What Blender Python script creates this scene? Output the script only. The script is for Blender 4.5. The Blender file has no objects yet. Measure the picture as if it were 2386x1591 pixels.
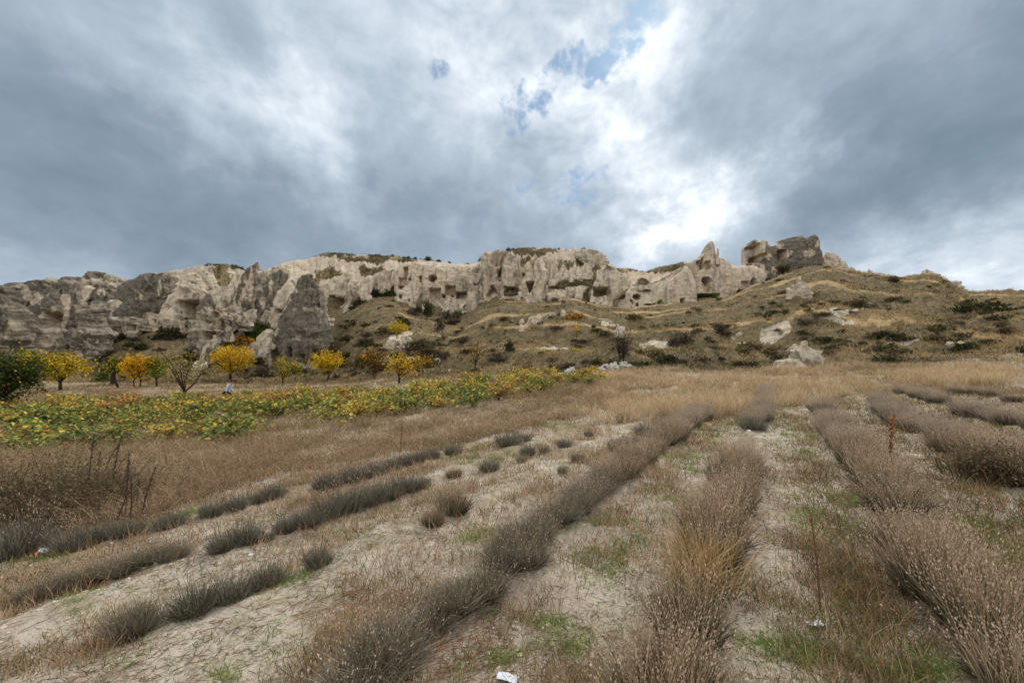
import bpy, math, random
import numpy as np
from mathutils import Vector

rng = np.random.default_rng(7)
random.seed(7)
S = bpy.context.scene
COL = S.collection

# ------------------------------------------------------------------ camera
# the camera stands at the origin 1.62 m above the soil and looks along +Y
CX, HV, F = 1193.0, 850.0, 928.0
cam = bpy.data.cameras.new("camera")
cam_o = bpy.data.objects.new("camera", cam)
COL.objects.link(cam_o)
cam.sensor_width = 36.0
cam.lens = 36.0 * F / 2386.0
cam.shift_y = (HV - 795.5) / 2386.0
cam.clip_start = 0.05
cam.clip_end = 6000
cam_o.location = (0, 0, 0)
cam_o.rotation_euler = (math.pi / 2, 0, 0)
S.camera = cam_o

S.view_settings.view_transform = 'Standard'
S.view_settings.look = 'None'
S.view_settings.exposure = 0.92
S.view_settings.gamma = 1.0
S.view_settings.use_curve_mapping = False

# ------------------------------------------------------------------ sky and sun
SUN_AZ, SUN_EL = math.radians(24), math.radians(44)

def sky_dir(u, v):
    d = np.array([(u - CX) / F, 1.0, (HV - v) / F])
    return d / np.linalg.norm(d)

def build_world():
    w = bpy.data.worlds.new("World")
    S.world = w
    w.use_nodes = True
    nt = w.node_tree
    nt.nodes.clear()
    N, L = nt.nodes.new, nt.links.new

    def math_(op, a, b=None, clamp=False):
        n = N('ShaderNodeMath'); n.operation = op; n.use_clamp = clamp
        for i, x in enumerate((a, b)):
            if x is None: continue
            if isinstance(x, (int, float)): n.inputs[i].default_value = x
            else: L(x, n.inputs[i])
        return n.outputs[0]

    def vmath(op, a, b=None):
        n = N('ShaderNodeVectorMath'); n.operation = op
        for i, x in enumerate((a, b)):
            if x is None: continue
            if isinstance(x, (tuple, list)): n.inputs[i].default_value = x
            else: L(x, n.inputs[i])
        return n
    out = N('ShaderNodeOutputWorld')
    bg = N('ShaderNodeBackground'); bg.inputs['Strength'].default_value = 0.80
    L(bg.outputs[0], out.inputs['Surface'])
    sky = N('ShaderNodeTexSky'); sky.sky_type = 'NISHITA'
    sky.sun_disc = False
    sky.sun_elevation = SUN_EL
    sky.sun_rotation = SUN_AZ
    sky.altitude = 1000
    skc = N('ShaderNodeVectorMath'); skc.operation = 'SCALE'
    L(sky.outputs[0], skc.inputs[0]); skc.inputs['Scale'].default_value = 0.06
    tc = N('ShaderNodeTexCoord')
    d = tc.outputs['Generated']
    sep = N('ShaderNodeSeparateXYZ'); L(d, sep.inputs[0])
    zz = math_('MAXIMUM', sep.outputs[2], 0.0)
    den = math_('ADD', zz, 0.42)
    comb = N('ShaderNodeCombineXYZ')
    L(math_('DIVIDE', sep.outputs[0], den), comb.inputs[0])
    L(math_('DIVIDE', sep.outputs[1], den), comb.inputs[1])
    p = comb.outputs[0]                                # flat cloud layer coordinates

    def noise(vec, scale, detail, rough=0.55, dist=0.0, off=(0, 0, 0), stretch=(1, 1, 1), rot=0.0):
        m = N('ShaderNodeMapping')
        L(vec, m.inputs[0]); m.inputs['Location'].default_value = off
        m.inputs['Scale'].default_value = stretch
        m.inputs['Rotation'].default_value = (0, 0, rot)
        n = N('ShaderNodeTexNoise'); L(m.outputs[0], n.inputs['Vector'])
        n.inputs['Scale'].default_value = scale; n.inputs['Detail'].default_value = detail
        n.inputs['Roughness'].default_value = rough; n.inputs['Distortion'].default_value = dist
        return n
    # lookup direction, bent by noise so that the big light and dark banks get torn edges
    wn = noise(d, 4.2, 8, 0.62)
    wv = vmath('SUBTRACT', wn.outputs['Color'], (0.5, 0.5, 0.5))
    ws = N('ShaderNodeVectorMath'); ws.operation = 'SCALE'; L(wv.outputs[0], ws.inputs[0]); ws.inputs['Scale'].default_value = 0.34
    dw = vmath('ADD', d, ws.outputs[0]).outputs[0]

    def lobe(u, v, r, amp):
        c = sky_dir(u, v)
        ds = vmath('DISTANCE', dw, tuple(c)).outputs['Value']
        mr = N('ShaderNodeMapRange'); mr.interpolation_type = 'SMOOTHSTEP'
        L(ds, mr.inputs[0]); mr.inputs[1].default_value = 0; mr.inputs[2].default_value = r / F
        mr.inputs[3].default_value = amp; mr.inputs[4].default_value = 0
        return mr.outputs[0]
    lobes = LOBES
    acc = None
    for l in lobes:
        o = lobe(*l)
        acc = o if acc is None else math_('ADD', acc, o)
    # brighter towards the zenith and in the front-lit half of the sky behind the camera
    zen = N('ShaderNodeMapRange'); zen.interpolation_type = 'SMOOTHSTEP'
    L(sep.outputs[2], zen.inputs[0]); zen.inputs[1].default_value = 0.45; zen.inputs[2].default_value = 1.0
    zen.inputs[3].default_value = 0; zen.inputs[4].default_value = 0.30
    bk = N('ShaderNodeMapRange'); bk.interpolation_type = 'SMOOTHSTEP'
    L(sep.outputs[1], bk.inputs[0]); bk.inputs[1].default_value = 0.35; bk.inputs[2].default_value = -0.8
    bk.inputs[3].default_value = 0; bk.inputs[4].default_value = 0.42
    acc = math_('ADD', acc, zen.outputs[0])
    acc = math_('ADD', acc, bk.outputs[0])
    n1 = noise(p, 1.8, 9, 0.54, 0.3, (3.1, 1.7, 0), (1.0, 0.75, 1), 0.5).outputs['Fac']
    n2 = noise(p, 6.5, 9, 0.62, 0.4, (7.3, 0.4, 0), (1.0, 0.7, 1), 0.5).outputs['Fac']
    b = math_('ADD', acc, 0.42)
    b = math_('ADD', b, math_('MULTIPLY', math_('SUBTRACT', n1, 0.5), 0.45))
    b = math_('ADD', b, math_('MULTIPLY', math_('SUBTRACT', n2, 0.5), math_('ADD', 0.22, math_('MULTIPLY', math_('MAXIMUM', acc, 0.0), 1.0))))
    n4 = noise(d, 7.5, 9, 0.60, 0.25, (2.3, 4.1, 1.2), (1, 1, 1.5)).outputs['Fac']
    b = math_('ADD', b, math_('MULTIPLY', math_('SUBTRACT', n4, 0.5), math_('ADD', 0.36, math_('MULTIPLY', math_('MAXIMUM', acc, 0.0), 2.0))))
    ramp = N('ShaderNodeValToRGB')
    L(b, ramp.inputs[0])
    cr = ramp.color_ramp
    cr.elements[0].position = 0.05; cr.elements[0].color = (0.122, 0.170, 0.212, 1)
    cr.elements[1].position = 1.0; cr.elements[1].color = (1.0, 1.0, 0.98, 1)
    for pos, c in ((0.28, (0.196, 0.247, 0.303)), (0.46, (0.31, 0.370, 0.436)), (0.62, (0.465, 0.52, 0.58)), (0.78, (0.66, 0.70, 0.74)), (0.9, (0.84, 0.86, 0.87))):
        e = cr.elements.new(pos); e.color = (*c, 1)
    # gaps of blue
    gacc = None
    for l in GAPS:
        o = lobe(*l)
        gacc = o if gacc is None else math_('MAXIMUM', gacc, o)
    n3 = noise(d, 11.0, 10, 0.62, 0.4, (1.3, 5.2, 0), (1.0, 0.8, 1), -0.6).outputs['Fac']
    g = math_('ADD', gacc, math_('MULTIPLY', math_('SUBTRACT', n3, 0.5), 2.2))
    gm = N('ShaderNodeMapRange'); gm.interpolation_type = 'SMOOTHSTEP'
    L(g, gm.inputs[0]); gm.inputs[1].default_value = 0.40; gm.inputs[2].default_value = 0.95
    gm.inputs[3].default_value = 0; gm.inputs[4].default_value = 0.85
    gz = math_('MULTIPLY', gm.outputs[0], math_('GREATER_THAN', gacc, 0.02))
    mix = N('ShaderNodeMix'); mix.data_type = 'RGBA'
    L(gz, mix.inputs['Factor']); L(ramp.outputs[0], mix.inputs['A']); tint = vmath('MULTIPLY', skc.outputs[0], (0.62, 0.90, 1.05)); L(tint.outputs[0], mix.inputs['B'])
    L(mix.outputs['Result'], bg.inputs['Color'])

LOBES = [  # pixel of the photograph, radius in pixels, how much lighter (+) or darker (-)
    (40, 360, 420, -0.19), (-80, 100, 330, -0.08), (330, 500, 300, -0.10), (700, 530, 330, -0.14), (1000, 520, 300, -0.10), (480, 545, 300, -0.05),
    (480, 60, 260, -0.06), (180, 90, 240, 0.12), (430, 200, 200, 0.13), (620, 270, 200, 0.20), (770, 330, 170, 0.15),
    (1100, 190, 240, 0.13), (1300, 60, 240, 0.06), (1480, 190, 200, 0.24), (1350, 290, 220, 0.14), (1250, 380, 200, 0.08),
    (1600, 490, 140, 0.28), (1700, 400, 180, 0.15), (1560, 420, 260, 0.04), (1450, 490, 170, 0.14), (1520, 570, 110, 0.26), (1790, 470, 130, 0.16), (1640, 20, 220, 0.04),
    (1690, 230, 200, -0.10), (1900, 300, 280, -0.06), (2280, 170, 330, -0.19), (2230, 430, 330, -0.11), (2000, 450, 240, -0.07), (2080, 60, 200, 0.08),
    (1330, 560, 170, -0.10), (1760, 560, 120, -0.06), (2340, 590, 220, 0.22), (100, 640, 260, 0.14), (2180, 650, 180, 0.16), (1980, 420, 70, 0.12),
]
GAPS = [(1450, 45, 95, .98), (1475, -20, 100, 0.9), (1410, 110, 88, 1.0), (1350, 155, 84, 1.02), (1290, 190, 72, 0.95), (1225, 225, 78, 0.95), (1180, 265, 66, 0.78), (1060, 190, 76, 0.58),
        (1345, 435, 96, 0.75), (1190, 440, 120, 0.62), (1620, 380, 76, 0.62), (1330, 570, 150, 0.45)]
build_world()

sun = bpy.data.lights.new("sun", 'SUN')
sun.energy = 1.5
sun.angle = math.radians(13)
sun.color = (1.0, 0.95, 0.87)
sun_o = bpy.data.objects.new("sun", sun)
COL.objects.link(sun_o)
sd = Vector((math.sin(SUN_AZ) * math.cos(SUN_EL), math.cos(SUN_AZ) * math.cos(SUN_EL), math.sin(SUN_EL)))
sun_o.rotation_euler = (-sd).to_track_quat('-Z', 'Y').to_euler()

# ------------------------------------------------------------------ helpers
def _hash(ix, iy, iz, seed):
    h = (ix.astype(np.int64) * 374761393 + iy.astype(np.int64) * 668265263 + iz.astype(np.int64) * 2147483647 + seed * 1274126177) & 0xFFFFFFFF
    h = ((h ^ (h >> 13)) * 1274126177) & 0xFFFFFFFF
    h = (h ^ (h >> 16)) & 0xFFFFFFFF
    h = (h * 2246822519) & 0xFFFFFFFF
    h = h ^ (h >> 15)
    return (h & 0xFFFFFF) / float(0xFFFFFF)

def vnoise(P, seed=0):
    P = np.asarray(P, float)
    i = np.floor(P); f = P - i
    f = f * f * f * (f * (f * 6 - 15) + 10)
    x, y, z = i[..., 0], i[..., 1], i[..., 2]
    fx, fy, fz = f[..., 0], f[..., 1], f[..., 2]
    def c(a, b, d): return _hash(x + a, y + b, z + d, seed)
    x00 = c(0, 0, 0) * (1 - fx) + c(1, 0, 0) * fx
    x10 = c(0, 1, 0) * (1 - fx) + c(1, 1, 0) * fx
    x01 = c(0, 0, 1) * (1 - fx) + c(1, 0, 1) * fx
    x11 = c(0, 1, 1) * (1 - fx) + c(1, 1, 1) * fx
    return ((x00 * (1 - fy) + x10 * fy) * (1 - fz) + (x01 * (1 - fy) + x11 * fy) * fz) * 2 - 1

def fbm(P, octv=4, seed=0, gain=0.5):
    P = np.asarray(P, float); s = 0; a = 1; t = 0
    for o in range(octv):
        s = s + a * vnoise(P * (2.03 ** o) + 17.3 * o, seed + o * 7); t += a; a *= gain
    return s / t * 1.6

def n2(x, y, scale, octv=3, seed=0):
    x = np.asarray(x, float); y = np.asarray(y, float)
    return fbm(np.stack([x / scale, y / scale, np.zeros_like(x)], -1), octv, seed)

def sstep(a, b, x):
    t = np.clip((x - a) / (b - a), 0, 1)
    return t * t * (3 - 2 * t)

def mesh(name, V, faces, attrs=None, cols=None, smooth=True, mat=None):
    """faces: list of (n,3)/(n,4) int arrays; attrs: point floats; cols: point rgb"""
    V = np.asarray(V, np.float32)
    me = bpy.data.meshes.new(name)
    faces = [np.asarray(f, np.int32) for f in faces if len(f)]
    nl = sum(f.size for f in faces); nf = sum(len(f) for f in faces)
    me.vertices.add(len(V)); me.vertices.foreach_set('co', V.ravel())
    me.loops.add(nl); me.polygons.add(nf)
    me.loops.foreach_set('vertex_index', np.concatenate([f.ravel() for f in faces]) if faces else np.zeros(0, np.int32))
    tot = np.concatenate([np.full(len(f), f.shape[1], np.int32) for f in faces]) if faces else np.zeros(0, np.int32)
    st = np.zeros(nf, np.int32); st[1:] = np.cumsum(tot)[:-1]
    me.polygons.foreach_set('loop_start', st)
    me.polygons.foreach_set('loop_total', tot)
    if smooth: me.polygons.foreach_set('use_smooth', np.ones(nf, bool))
    me.update(calc_edges=True)
    for k, a in (attrs or {}).items():
        at = me.attributes.new(k, 'FLOAT', 'POINT'); at.data.foreach_set('value', np.asarray(a, np.float32))
    if cols is not None:
        c4 = np.ones((len(V), 4), np.float32); c4[:, :3] = cols
        at = me.attributes.new('Col', 'FLOAT_COLOR', 'POINT'); at.data.foreach_set('color', c4.ravel())
    if mat: me.materials.append(mat)
    return me

def obj(name, me, parent=None, loc=None, kind=None, label=None, cat=None, group=None):
    o = bpy.data.objects.new(name, me)
    COL.objects.link(o)
    if parent is not None: o.parent = parent
    if loc is not None: o.location = loc
    if kind: o['kind'] = kind
    if label: o['label'] = label
    if cat: o['category'] = cat
    if group: o['group'] = group
    return o

# ------------------------------------------------------------------ materials
def newmat(name):
    m = bpy.data.materials.new(name); m.use_nodes = True
    nt = m.node_tree; nt.nodes.clear()
    return m, nt, nt.nodes.new, nt.links.new

class NB:
    """tiny node helper"""
    def __init__(s, nt): s.nt = nt; s.N = nt.nodes.new; s.L = nt.links.new
    def _in(s, sock, x):
        if isinstance(x, (int, float)): sock.default_value = x
        elif isinstance(x, (tuple, list)):
            sock.default_value = x if len(x) == len(sock.default_value) else (*x, 1.0)
        else: s.L(x, sock)
    def math(s, op, a, b=0.0, clamp=False):
        n = s.N('ShaderNodeMath'); n.operation = op; n.use_clamp = clamp
        s._in(n.inputs[0], a); s._in(n.inputs[1], b); return n.outputs[0]
    def mix(s, f, a, b, mode='MIX'):
        n = s.N('ShaderNodeMix'); n.data_type = 'RGBA'; n.blend_type = mode
        s._in(n.inputs['Factor'], f); s._in(n.inputs['A'], a); s._in(n.inputs['B'], b)
        return n.outputs['Result']
    def noise(s, vec, scale, detail=5, rough=0.55, stretch=(1, 1, 1), dist=0.0, off=(0, 0, 0)):
        m = s.N('ShaderNodeMapping'); s.L(vec, m.inputs[0]); m.inputs['Scale'].default_value = stretch; m.inputs['Location'].default_value = off
        n = s.N('ShaderNodeTexNoise'); s.L(m.outputs[0], n.inputs['Vector'])
        n.inputs['Scale'].default_value = scale; n.inputs['Detail'].default_value = detail
        n.inputs['Roughness'].default_value = rough; n.inputs['Distortion'].default_value = dist
        return n.outputs['Fac']
    def vor(s, vec, scale, feature='F1'):
        n = s.N('ShaderNodeTexVoronoi'); n.feature = feature; s.L(vec, n.inputs['Vector']); n.inputs['Scale'].default_value = scale
        return n
    def step(s, x, a, b, lo=0.0, hi=1.0):
        n = s.N('ShaderNodeMapRange'); n.interpolation_type = 'SMOOTHSTEP'
        s._in(n.inputs[0], x)
        for i, q in ((1, a), (2, b), (3, lo), (4, hi)): n.inputs[i].default_value = q
        return n.outputs[0]
    def attr(s, name):
        n = s.N('ShaderNodeAttribute'); n.attribute_name = name; return n
    def pos(s): return s.N('ShaderNodeNewGeometry').outputs['Position']
    def bump(s, h, strength, dist):
        n = s.N('ShaderNodeBump'); s._in(n.inputs['Height'], h); n.inputs['Strength'].default_value = strength; n.inputs['Distance'].default_value = dist
        return n.outputs[0]
    def out(s, col, rough=0.95, normal=None, spec=0.15):
        b = s.N('ShaderNodeBsdfPrincipled'); o = s.N('ShaderNodeOutputMaterial')
        s._in(b.inputs['Base Color'], col); b.inputs['Roughness'].default_value = rough
        b.inputs['Specular IOR Level'].default_value = spec
        if normal is not None: s.L(normal, b.inputs['Normal'])
        s.L(b.outputs[0], o.inputs['Surface'])
        return b

CREAM = (0.60, 0.525, 0.415); PINK = (0.60, 0.45, 0.325); LICH = (0.135, 0.124, 0.108); OCHRE = (0.46, 0.36, 0.22)

def rock_color(b, P, lich, pink, scale=1.0):
    nA = b.noise(P, 0.22 * scale, 7, 0.62)
    nB = b.noise(P, 1.3 * scale, 8, 0.66)
    nC = b.noise(P, 0.9 * scale, 6, 0.6, (1, 1, 0.16))            # rain streaks
    strata = b.noise(P, 0.9 * scale, 4, 0.6, (0.10, 0.10, 1.6))   # bedding
    cream = b.mix(b.step(nB, 0.25, 0.75), (0.56, 0.455, 0.325), (0.74, 0.645, 0.495))
    cream = b.mix(b.step(strata, 0.45, 0.70, 0, 0.35), cream, OCHRE)
    base = b.mix(pink, cream, b.mix(b.step(nC, 0.3, 0.7), PINK, (0.60, 0.47, 0.37)))
    base = b.mix(b.step(nC, 0.49, 0.66, 0, 0.62), base, (0.26, 0.225, 0.175))
    base = b.mix(b.step(nB, 0.40, 0.30, 0, 0.45), base, (0.25, 0.22, 0.18))
    lf = b.math('ADD', lich, b.math('MULTIPLY', b.math('SUBTRACT', nA, 0.5), 0.9))
    lf = b.math('ADD', lf, b.math('MULTIPLY', b.math('SUBTRACT', nB, 0.5), 0.75))
    lf = b.math('ADD', lf, b.math('MULTIPLY', b.math('SUBTRACT', strata, 0.5), 0.35))
    lf = b.step(lf, 0.30, 0.80, 0.0, 0.92)
    fine = b.noise(P, 3.2 * scale, 5, 0.75, (1, 1, .6))
    dark = b.mix(b.step(fine, 0.40, 0.68), (0.088, 0.074, 0.057), (0.215, 0.185, 0.142))
    return b.mix(lf, base, dark), nB, fine, strata

def make_rock():
    m, nt, N, L = newmat("tuff_rock"); b = NB(nt)
    P = b.pos()
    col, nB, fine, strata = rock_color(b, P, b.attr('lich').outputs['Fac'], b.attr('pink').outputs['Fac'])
    h = b.math('ADD', b.math('MULTIPLY', nB, 0.6), b.math('MULTIPLY', fine, 0.25))
    h = b.math('ADD', h, b.math('MULTIPLY', strata, 0.25))
    b.out(col, 0.95, b.bump(h, 0.9, 1.1))
    return m

def make_terrain():
    m, nt, N, L = newmat("terrain"); b = NB(nt)
    P = b.pos()
    rockc, nB, fine, strata = rock_color(b, P, b.attr('lich').outputs['Fac'], b.attr('pink').outputs['Fac'])
    # hillside turf
    g1 = b.noise(P, 0.30, 7, 0.65); g2 = b.noise(P, 1.7, 7, 0.7); g3 = b.noise(P, 0.11, 4, 0.6, off=(4, 9, 0)); g4 = b.noise(P, 6.0, 4, 0.7)
    turf = b.mix(b.step(g2, 0.36, 0.64), (0.105, 0.078, 0.042), (0.24, 0.178, 0.092))
    turf = b.mix(b.step(g1, 0.48, 0.68, 0, 0.5), turf, (0.090, 0.090, 0.034))
    turf = b.mix(b.step(b.math('ADD', b.attr('straw').outputs['Fac'], b.math('MULTIPLY', b.math('SUBTRACT', g2, 0.5), 0.7)), 0.35, 0.8, 0, 0.9), turf, (0.47, 0.335, 0.165))
    turf = b.mix(b.step(g4, 0.5, 0.72, 0, 0.45), turf, (0.055, 0.04, 0.026))
    # pale soil of the field
    s1 = b.noise(P, 0.9, 7, 0.62); s2 = b.noise(P, 9.0, 6, 0.7); s3 = b.noise(P, 55.0, 4, 0.7); s4 = b.noise(P, 2.6, 6, 0.65, off=(3, 1, 0))
    soil = b.mix(b.step(s1, 0.3, 0.7), (0.385, 0.322, 0.250), (0.525, 0.452, 0.362))
    soil = b.mix(b.step(s2, 0.48, 0.70, 0, 0.6), soil, (0.33, 0.255, 0.19))
    soil = b.mix(b.step(s3, 0.56, 0.72, 0, 0.55), soil, (0.24, 0.18, 0.13))
    soil = b.mix(b.step(s3, 0.40, 0.30, 0, 0.6), soil, (0.72, 0.66, 0.58))
    mot = b.noise(P, 4.5, 7, 0.72, off=(8, 2, 0))
    soil = b.mix(b.step(mot, 0.46, 0.66, 0, 0.55), soil, (0.25, 0.19, 0.135))
    litter = b.math('ADD', b.attr('litter').outputs['Fac'], b.math('ADD', b.math('MULTIPLY', b.math('SUBTRACT', s4, 0.5), 1.3), b.math('MULTIPLY', b.math('SUBTRACT', s2, 0.5), 0.8)))
    thatch = b.mix(b.step(s2, 0.35, 0.65), (0.17, 0.125, 0.075), (0.33, 0.245, 0.155))
    soil = b.mix(b.step(litter, 0.42, 0.80, 0, 0.9), soil, thatch)
    # blend by what the ground is
    wr = b.step(b.math('ADD', b.attr('rock').outputs['Fac'], b.math('MULTIPLY', b.math('SUBTRACT', g1, 0.5), 0.9)), 0.40, 0.58)
    wh = b.step(b.math('ADD', b.attr('hill').outputs['Fac'], b.math('MULTIPLY', b.math('SUBTRACT', g2, 0.5), 0.6)), 0.35, 0.65)
    col = b.mix(wh, soil, turf)
    rockc = b.mix(b.math('MULTIPLY', b.attr('hill').outputs['Fac'], b.step(g2, .40, .62, 0, .65)), rockc, (0.34, 0.27, 0.19))
    col = b.mix(wr, col, rockc)
    h = b.math('ADD', b.math('MULTIPLY', s3, 0.016), b.math('ADD', b.math('MULTIPLY', s2, 0.07), b.math('MULTIPLY', mot, 0.07)))
    far = b.math('ADD', b.math('MULTIPLY', g2, 0.5), b.math('MULTIPLY', nB, 0.4))
    hh = b.math('ADD', h, b.math('MULTIPLY', far, b.attr('hill').outputs['Fac']))
    b.out(col, 0.97, b.bump(hh, 0.8, 0.8))
    return m

def make_plant(name, transl=0.25):
    m, nt, N, L = newmat(name); b = NB(nt)
    c = b.attr('Col').outputs['Color']
    n = b.noise(b.pos(), 3.0, 3, 0.6)
    c2 = b.mix(b.step(n, 0.3, 0.7, 0, 0.35), c, b.mix(1.0, c, (0.55, 0.5, 0.45), 'MULTIPLY'))
    d = N('ShaderNodeBsdfDiffuse'); L(c2, d.inputs['Color'])
    t = N('ShaderNodeBsdfTranslucent'); L(c2, t.inputs['Color'])
    mx = N('ShaderNodeMixShader'); mx.inputs[0].default_value = transl
    L(d.outputs[0], mx.inputs[1]); L(t.outputs[0], mx.inputs[2])
    o = N('ShaderNodeOutputMaterial'); L(mx.outputs[0], o.inputs['Surface'])
    return m

def make_bark():
    m, nt, N, L = newmat("bark"); b = NB(nt)
    n = b.noise(b.pos(), 14, 5, 0.7, (1, 1, 0.25))
    col = b.mix(n, (0.035, 0.027, 0.021), (0.13, 0.10, 0.078))
    b.out(col, 0.95, b.bump(n, 0.6, 0.03))
    return m

def make_simple(name, c1, c2, scale=6, rough=0.8, bump=0.02):
    m, nt, N, L = newmat(name); b = NB(nt)
    n = b.noise(b.pos(), scale, 5, 0.65)
    b.out(b.mix(b.step(n, 0.3, 0.7), c1, c2), rough, b.bump(n, 0.5, bump))
    return m

ROCK = make_rock(); TERR = make_terrain(); PLANT = make_plant("foliage", 0.3); DRY = make_plant("dry_stalks", 0.18); BARK = make_bark()
STONE = make_simple("pale_stone", (0.42, 0.37, 0.31), (0.66, 0.61, 0.54), 5, 0.9, 0.05)
# ------------------------------------------------------------------ the lie of the land
def tab(pts):
    a = np.array(pts, float); return lambda u: np.interp(u, a[:, 0], a[:, 1])
foot_Y = tab([(-400, 62), (0, 60), (250, 60), (450, 58), (600, 56), (800, 48), (900, 45), (1000, 43), (1130, 40), (1300, 37), (1430, 34.5), (1560, 33.5), (1800, 33), (2000, 32), (2386, 28), (2900, 24)])
foot_v = tab([(-400, 882), (0, 885), (250, 890), (450, 892), (600, 893), (800, 888), (900, 882), (1000, 876), (1130, 872), (1300, 866), (1430, 865), (1560, 862), (1800, 858), (2000, 848), (2386, 838), (2900, 825)])
base_Y = tab([(-400, 84), (0, 84), (100, 86), (250, 90), (340, 90), (430, 94), (500, 94), (600, 98), (690, 108), (800, 115), (900, 118), (960, 112), (1060, 107), (1100, 106), (1250, 110), (1330, 108), (1400, 106), (1500, 108), (1600, 110), (1700, 112), (1750, 116), (1800, 119), (1840, 123), (1920, 128), (1990, 132), (2100, 132), (2180, 128), (2260, 112), (2386, 92), (2900, 70)])
base_v = tab([(-400, 790), (0, 790), (100, 775), (230, 768), (340, 776), (430, 762), (500, 770), (600, 762), (690, 738), (760, 722), (800, 712), (850, 692), (900, 680), (930, 690), (960, 708), (1030, 730), (1075, 738), (1100, 722), (1150, 705), (1250, 705), (1330, 695), (1400, 716), (1440, 722), (1500, 719), (1600, 706), (1700, 692), (1750, 668), (1800, 653), (1840, 638), (1880, 627), (1920, 619), (1990, 637), (2050, 649), (2100, 652), (2140, 647), (2180, 644), (2200, 653), (2240, 682), (2270, 688), (2330, 684), (2386, 685), (2900, 700)])
top_v = tab([(-400, 670), (-60, 668), (0, 672), (18, 682), (50, 666), (90, 660), (140, 652), (200, 655), (240, 650), (290, 652), (320, 650), (350, 641), (380, 634), (420, 629), (460, 623), (480, 619), (530, 621), (560, 629), (590, 634), (612, 629), (650, 615), (690, 607), (720, 606), (740, 598), (760, 591), (800, 591), (850, 595), (900, 598), (960, 603), (1010, 608), (1050, 614), (1100, 615), (1120, 609), (1140, 598), (1160, 589), (1190, 581), (1220, 578), (1270, 578), (1300, 584), (1380, 590), (1410, 608), (1430, 622), (1440, 626), (1470, 625), (1500, 636), (1530, 624), (1570, 616), (1610, 612), (1650, 618), (1700, 622), (1740, 622), (1790, 642), (1840, 635), (1880, 624), (1920, 616), (1990, 635), (2050, 648), (2100, 651), (2140, 646), (2180, 643), (2200, 652), (2240, 681), (2270, 687), (2330, 683), (2386, 684), (2900, 700)])
top_dY = tab([(-400, 34), (0, 30), (300, 30), (600, 32), (800, 36), (1000, 32), (1200, 34), (1400, 40), (1480, 60), (1550, 44), (1620, 24), (1700, 18), (1780, 12), (1840, 6), (1900, 4), (2900, 4)])
def plane(x, y):
    xx = np.where(x < 0, -14 * np.tanh(-x / 14), 30 * np.tanh(x / 30))
    return -1.62 + 0.065 * xx - 0.025 * np.clip(y, -40, 40)

GU = np.arange(-400, 2901, 8.0); GY = np.concatenate([np.arange(0, 60, 0.5), np.arange(60, 181, 0.75)])
def hill_shape(u):
    """height share reached at shares of the way from the foot to the cliff"""
    return None
def build_grid():
    G = np.zeros((len(GU), len(GY))); R = np.zeros_like(G); Hh = np.zeros_like(G)
    for i, u in enumerate(GU):
        fY, fv, bY, bv, tv = foot_Y(u), foot_v(u), base_Y(u), base_v(u), top_v(u)
        fz, bz = (HV - fv) / F * fY, (HV - bv) / F * bY
        tY = bY + top_dY(u); tz = (HV - tv) / F * tY
        y14 = 14.0; z14 = plane((u - CX) / F * y14, y14)
        ym = 0.5 * (14 + fY); zm = 0.45 * z14 + 0.55 * fz - 0.25 * (u < 900) - 0.15
        Y = [0, y14, ym, fY]; Z = [plane(0, 0) * 0 + z14 + 0.4, z14, zm, fz]
        # the slope between: convex on the left, evenly rising on the right
        cvx = np.interp(u, [0, 300, 700, 1000, 1500, 2000, 2386], [-0.10, -0.12, -0.05, 0.0, 0.05, 0.08, 0.05])
        for s in (0.15, 0.3, 0.45, 0.58, 0.7, 0.85):
            g0 = s + cvx * math.sin(math.pi * s)
            s0 = np.interp(u, [-400, 0, 60, 200, 250, 340, 430, 470, 540, 600, 640, 760, 800, 850, 950], [.5, .5, .58, .58, .3, .15, .3, .52, .5, .4, .57, .57, .3, .08, 0])
            if s0 > 0:
                f1 = .02 * s / s0 if s < s0 else .02 + (s - s0) / (1 - s0) * .98
                g0 = g0 + (f1 - g0) * min(1, s0 / .25)
            Y.append(fY + s * (bY - fY)); Z.append(fz + g0 * (bz - fz))
        Y += [bY, bY + 3.5, tY - 5, tY, tY + 14, tY + 60]
        ap = np.interp(u, [1780, 1900], [0.93, 1.0])
        zc = bz + ap * (tz - bz)
        Z += [bz, bz + 0.12 * (tz - bz), zc, tz, tz - 0.6, tz - 9]
        G[i] = np.interp(GY, Y, Z)
    # soften across
    k = np.exp(-0.5 * (np.arange(-3, 4) / 1.1) ** 2); k /= k.sum()
    P = np.pad(G, ((3, 3), (0, 0)), 'edge')
    G = sum(k[j] * P[j:j + len(GU)] for j in range(7))
    k = np.exp(-0.5 * (np.arange(-2, 3) / 0.9) ** 2); k /= k.sum()
    P = np.pad(G, ((0, 0), (2, 2)), 'edge')
    return sum(k[j] * P[:, j:j + len(GY)] for j in range(5))
GRID = build_grid()
def uyeff(x, y):
    x = np.asarray(x, float); y = np.asarray(y, float)
    r = np.hypot(x, y)
    ye = np.maximum(y, 0.45 * r)
    u = np.clip(CX + F * x / np.maximum(ye, 1e-3), -399, 2899)
    return u, ye
def terraces(u, ye):
    """old field terraces: small banks that follow the slope"""
    fY, bY = foot_Y(u), base_Y(u)
    s = (ye - fY) / (bY - fY)
    wob = n2(u * 0.02, ye * 0.10, 1.0, 2, 5) * 0.12
    ph = s * 5.0 + wob + u * 0.0012
    amp = np.interp(u, [500, 900, 1200, 2900], [0.1, 0.35, 1.0, 1.0]) * sstep(0.0, 0.06, s) * sstep(1.05, 0.85, s)
    fr = ph - np.floor(ph)
    saw = np.where(fr < 0.72, fr / 0.72, (1 - fr) / 0.28)             # tread ... steep riser
    return (fr, amp, s)
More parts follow.
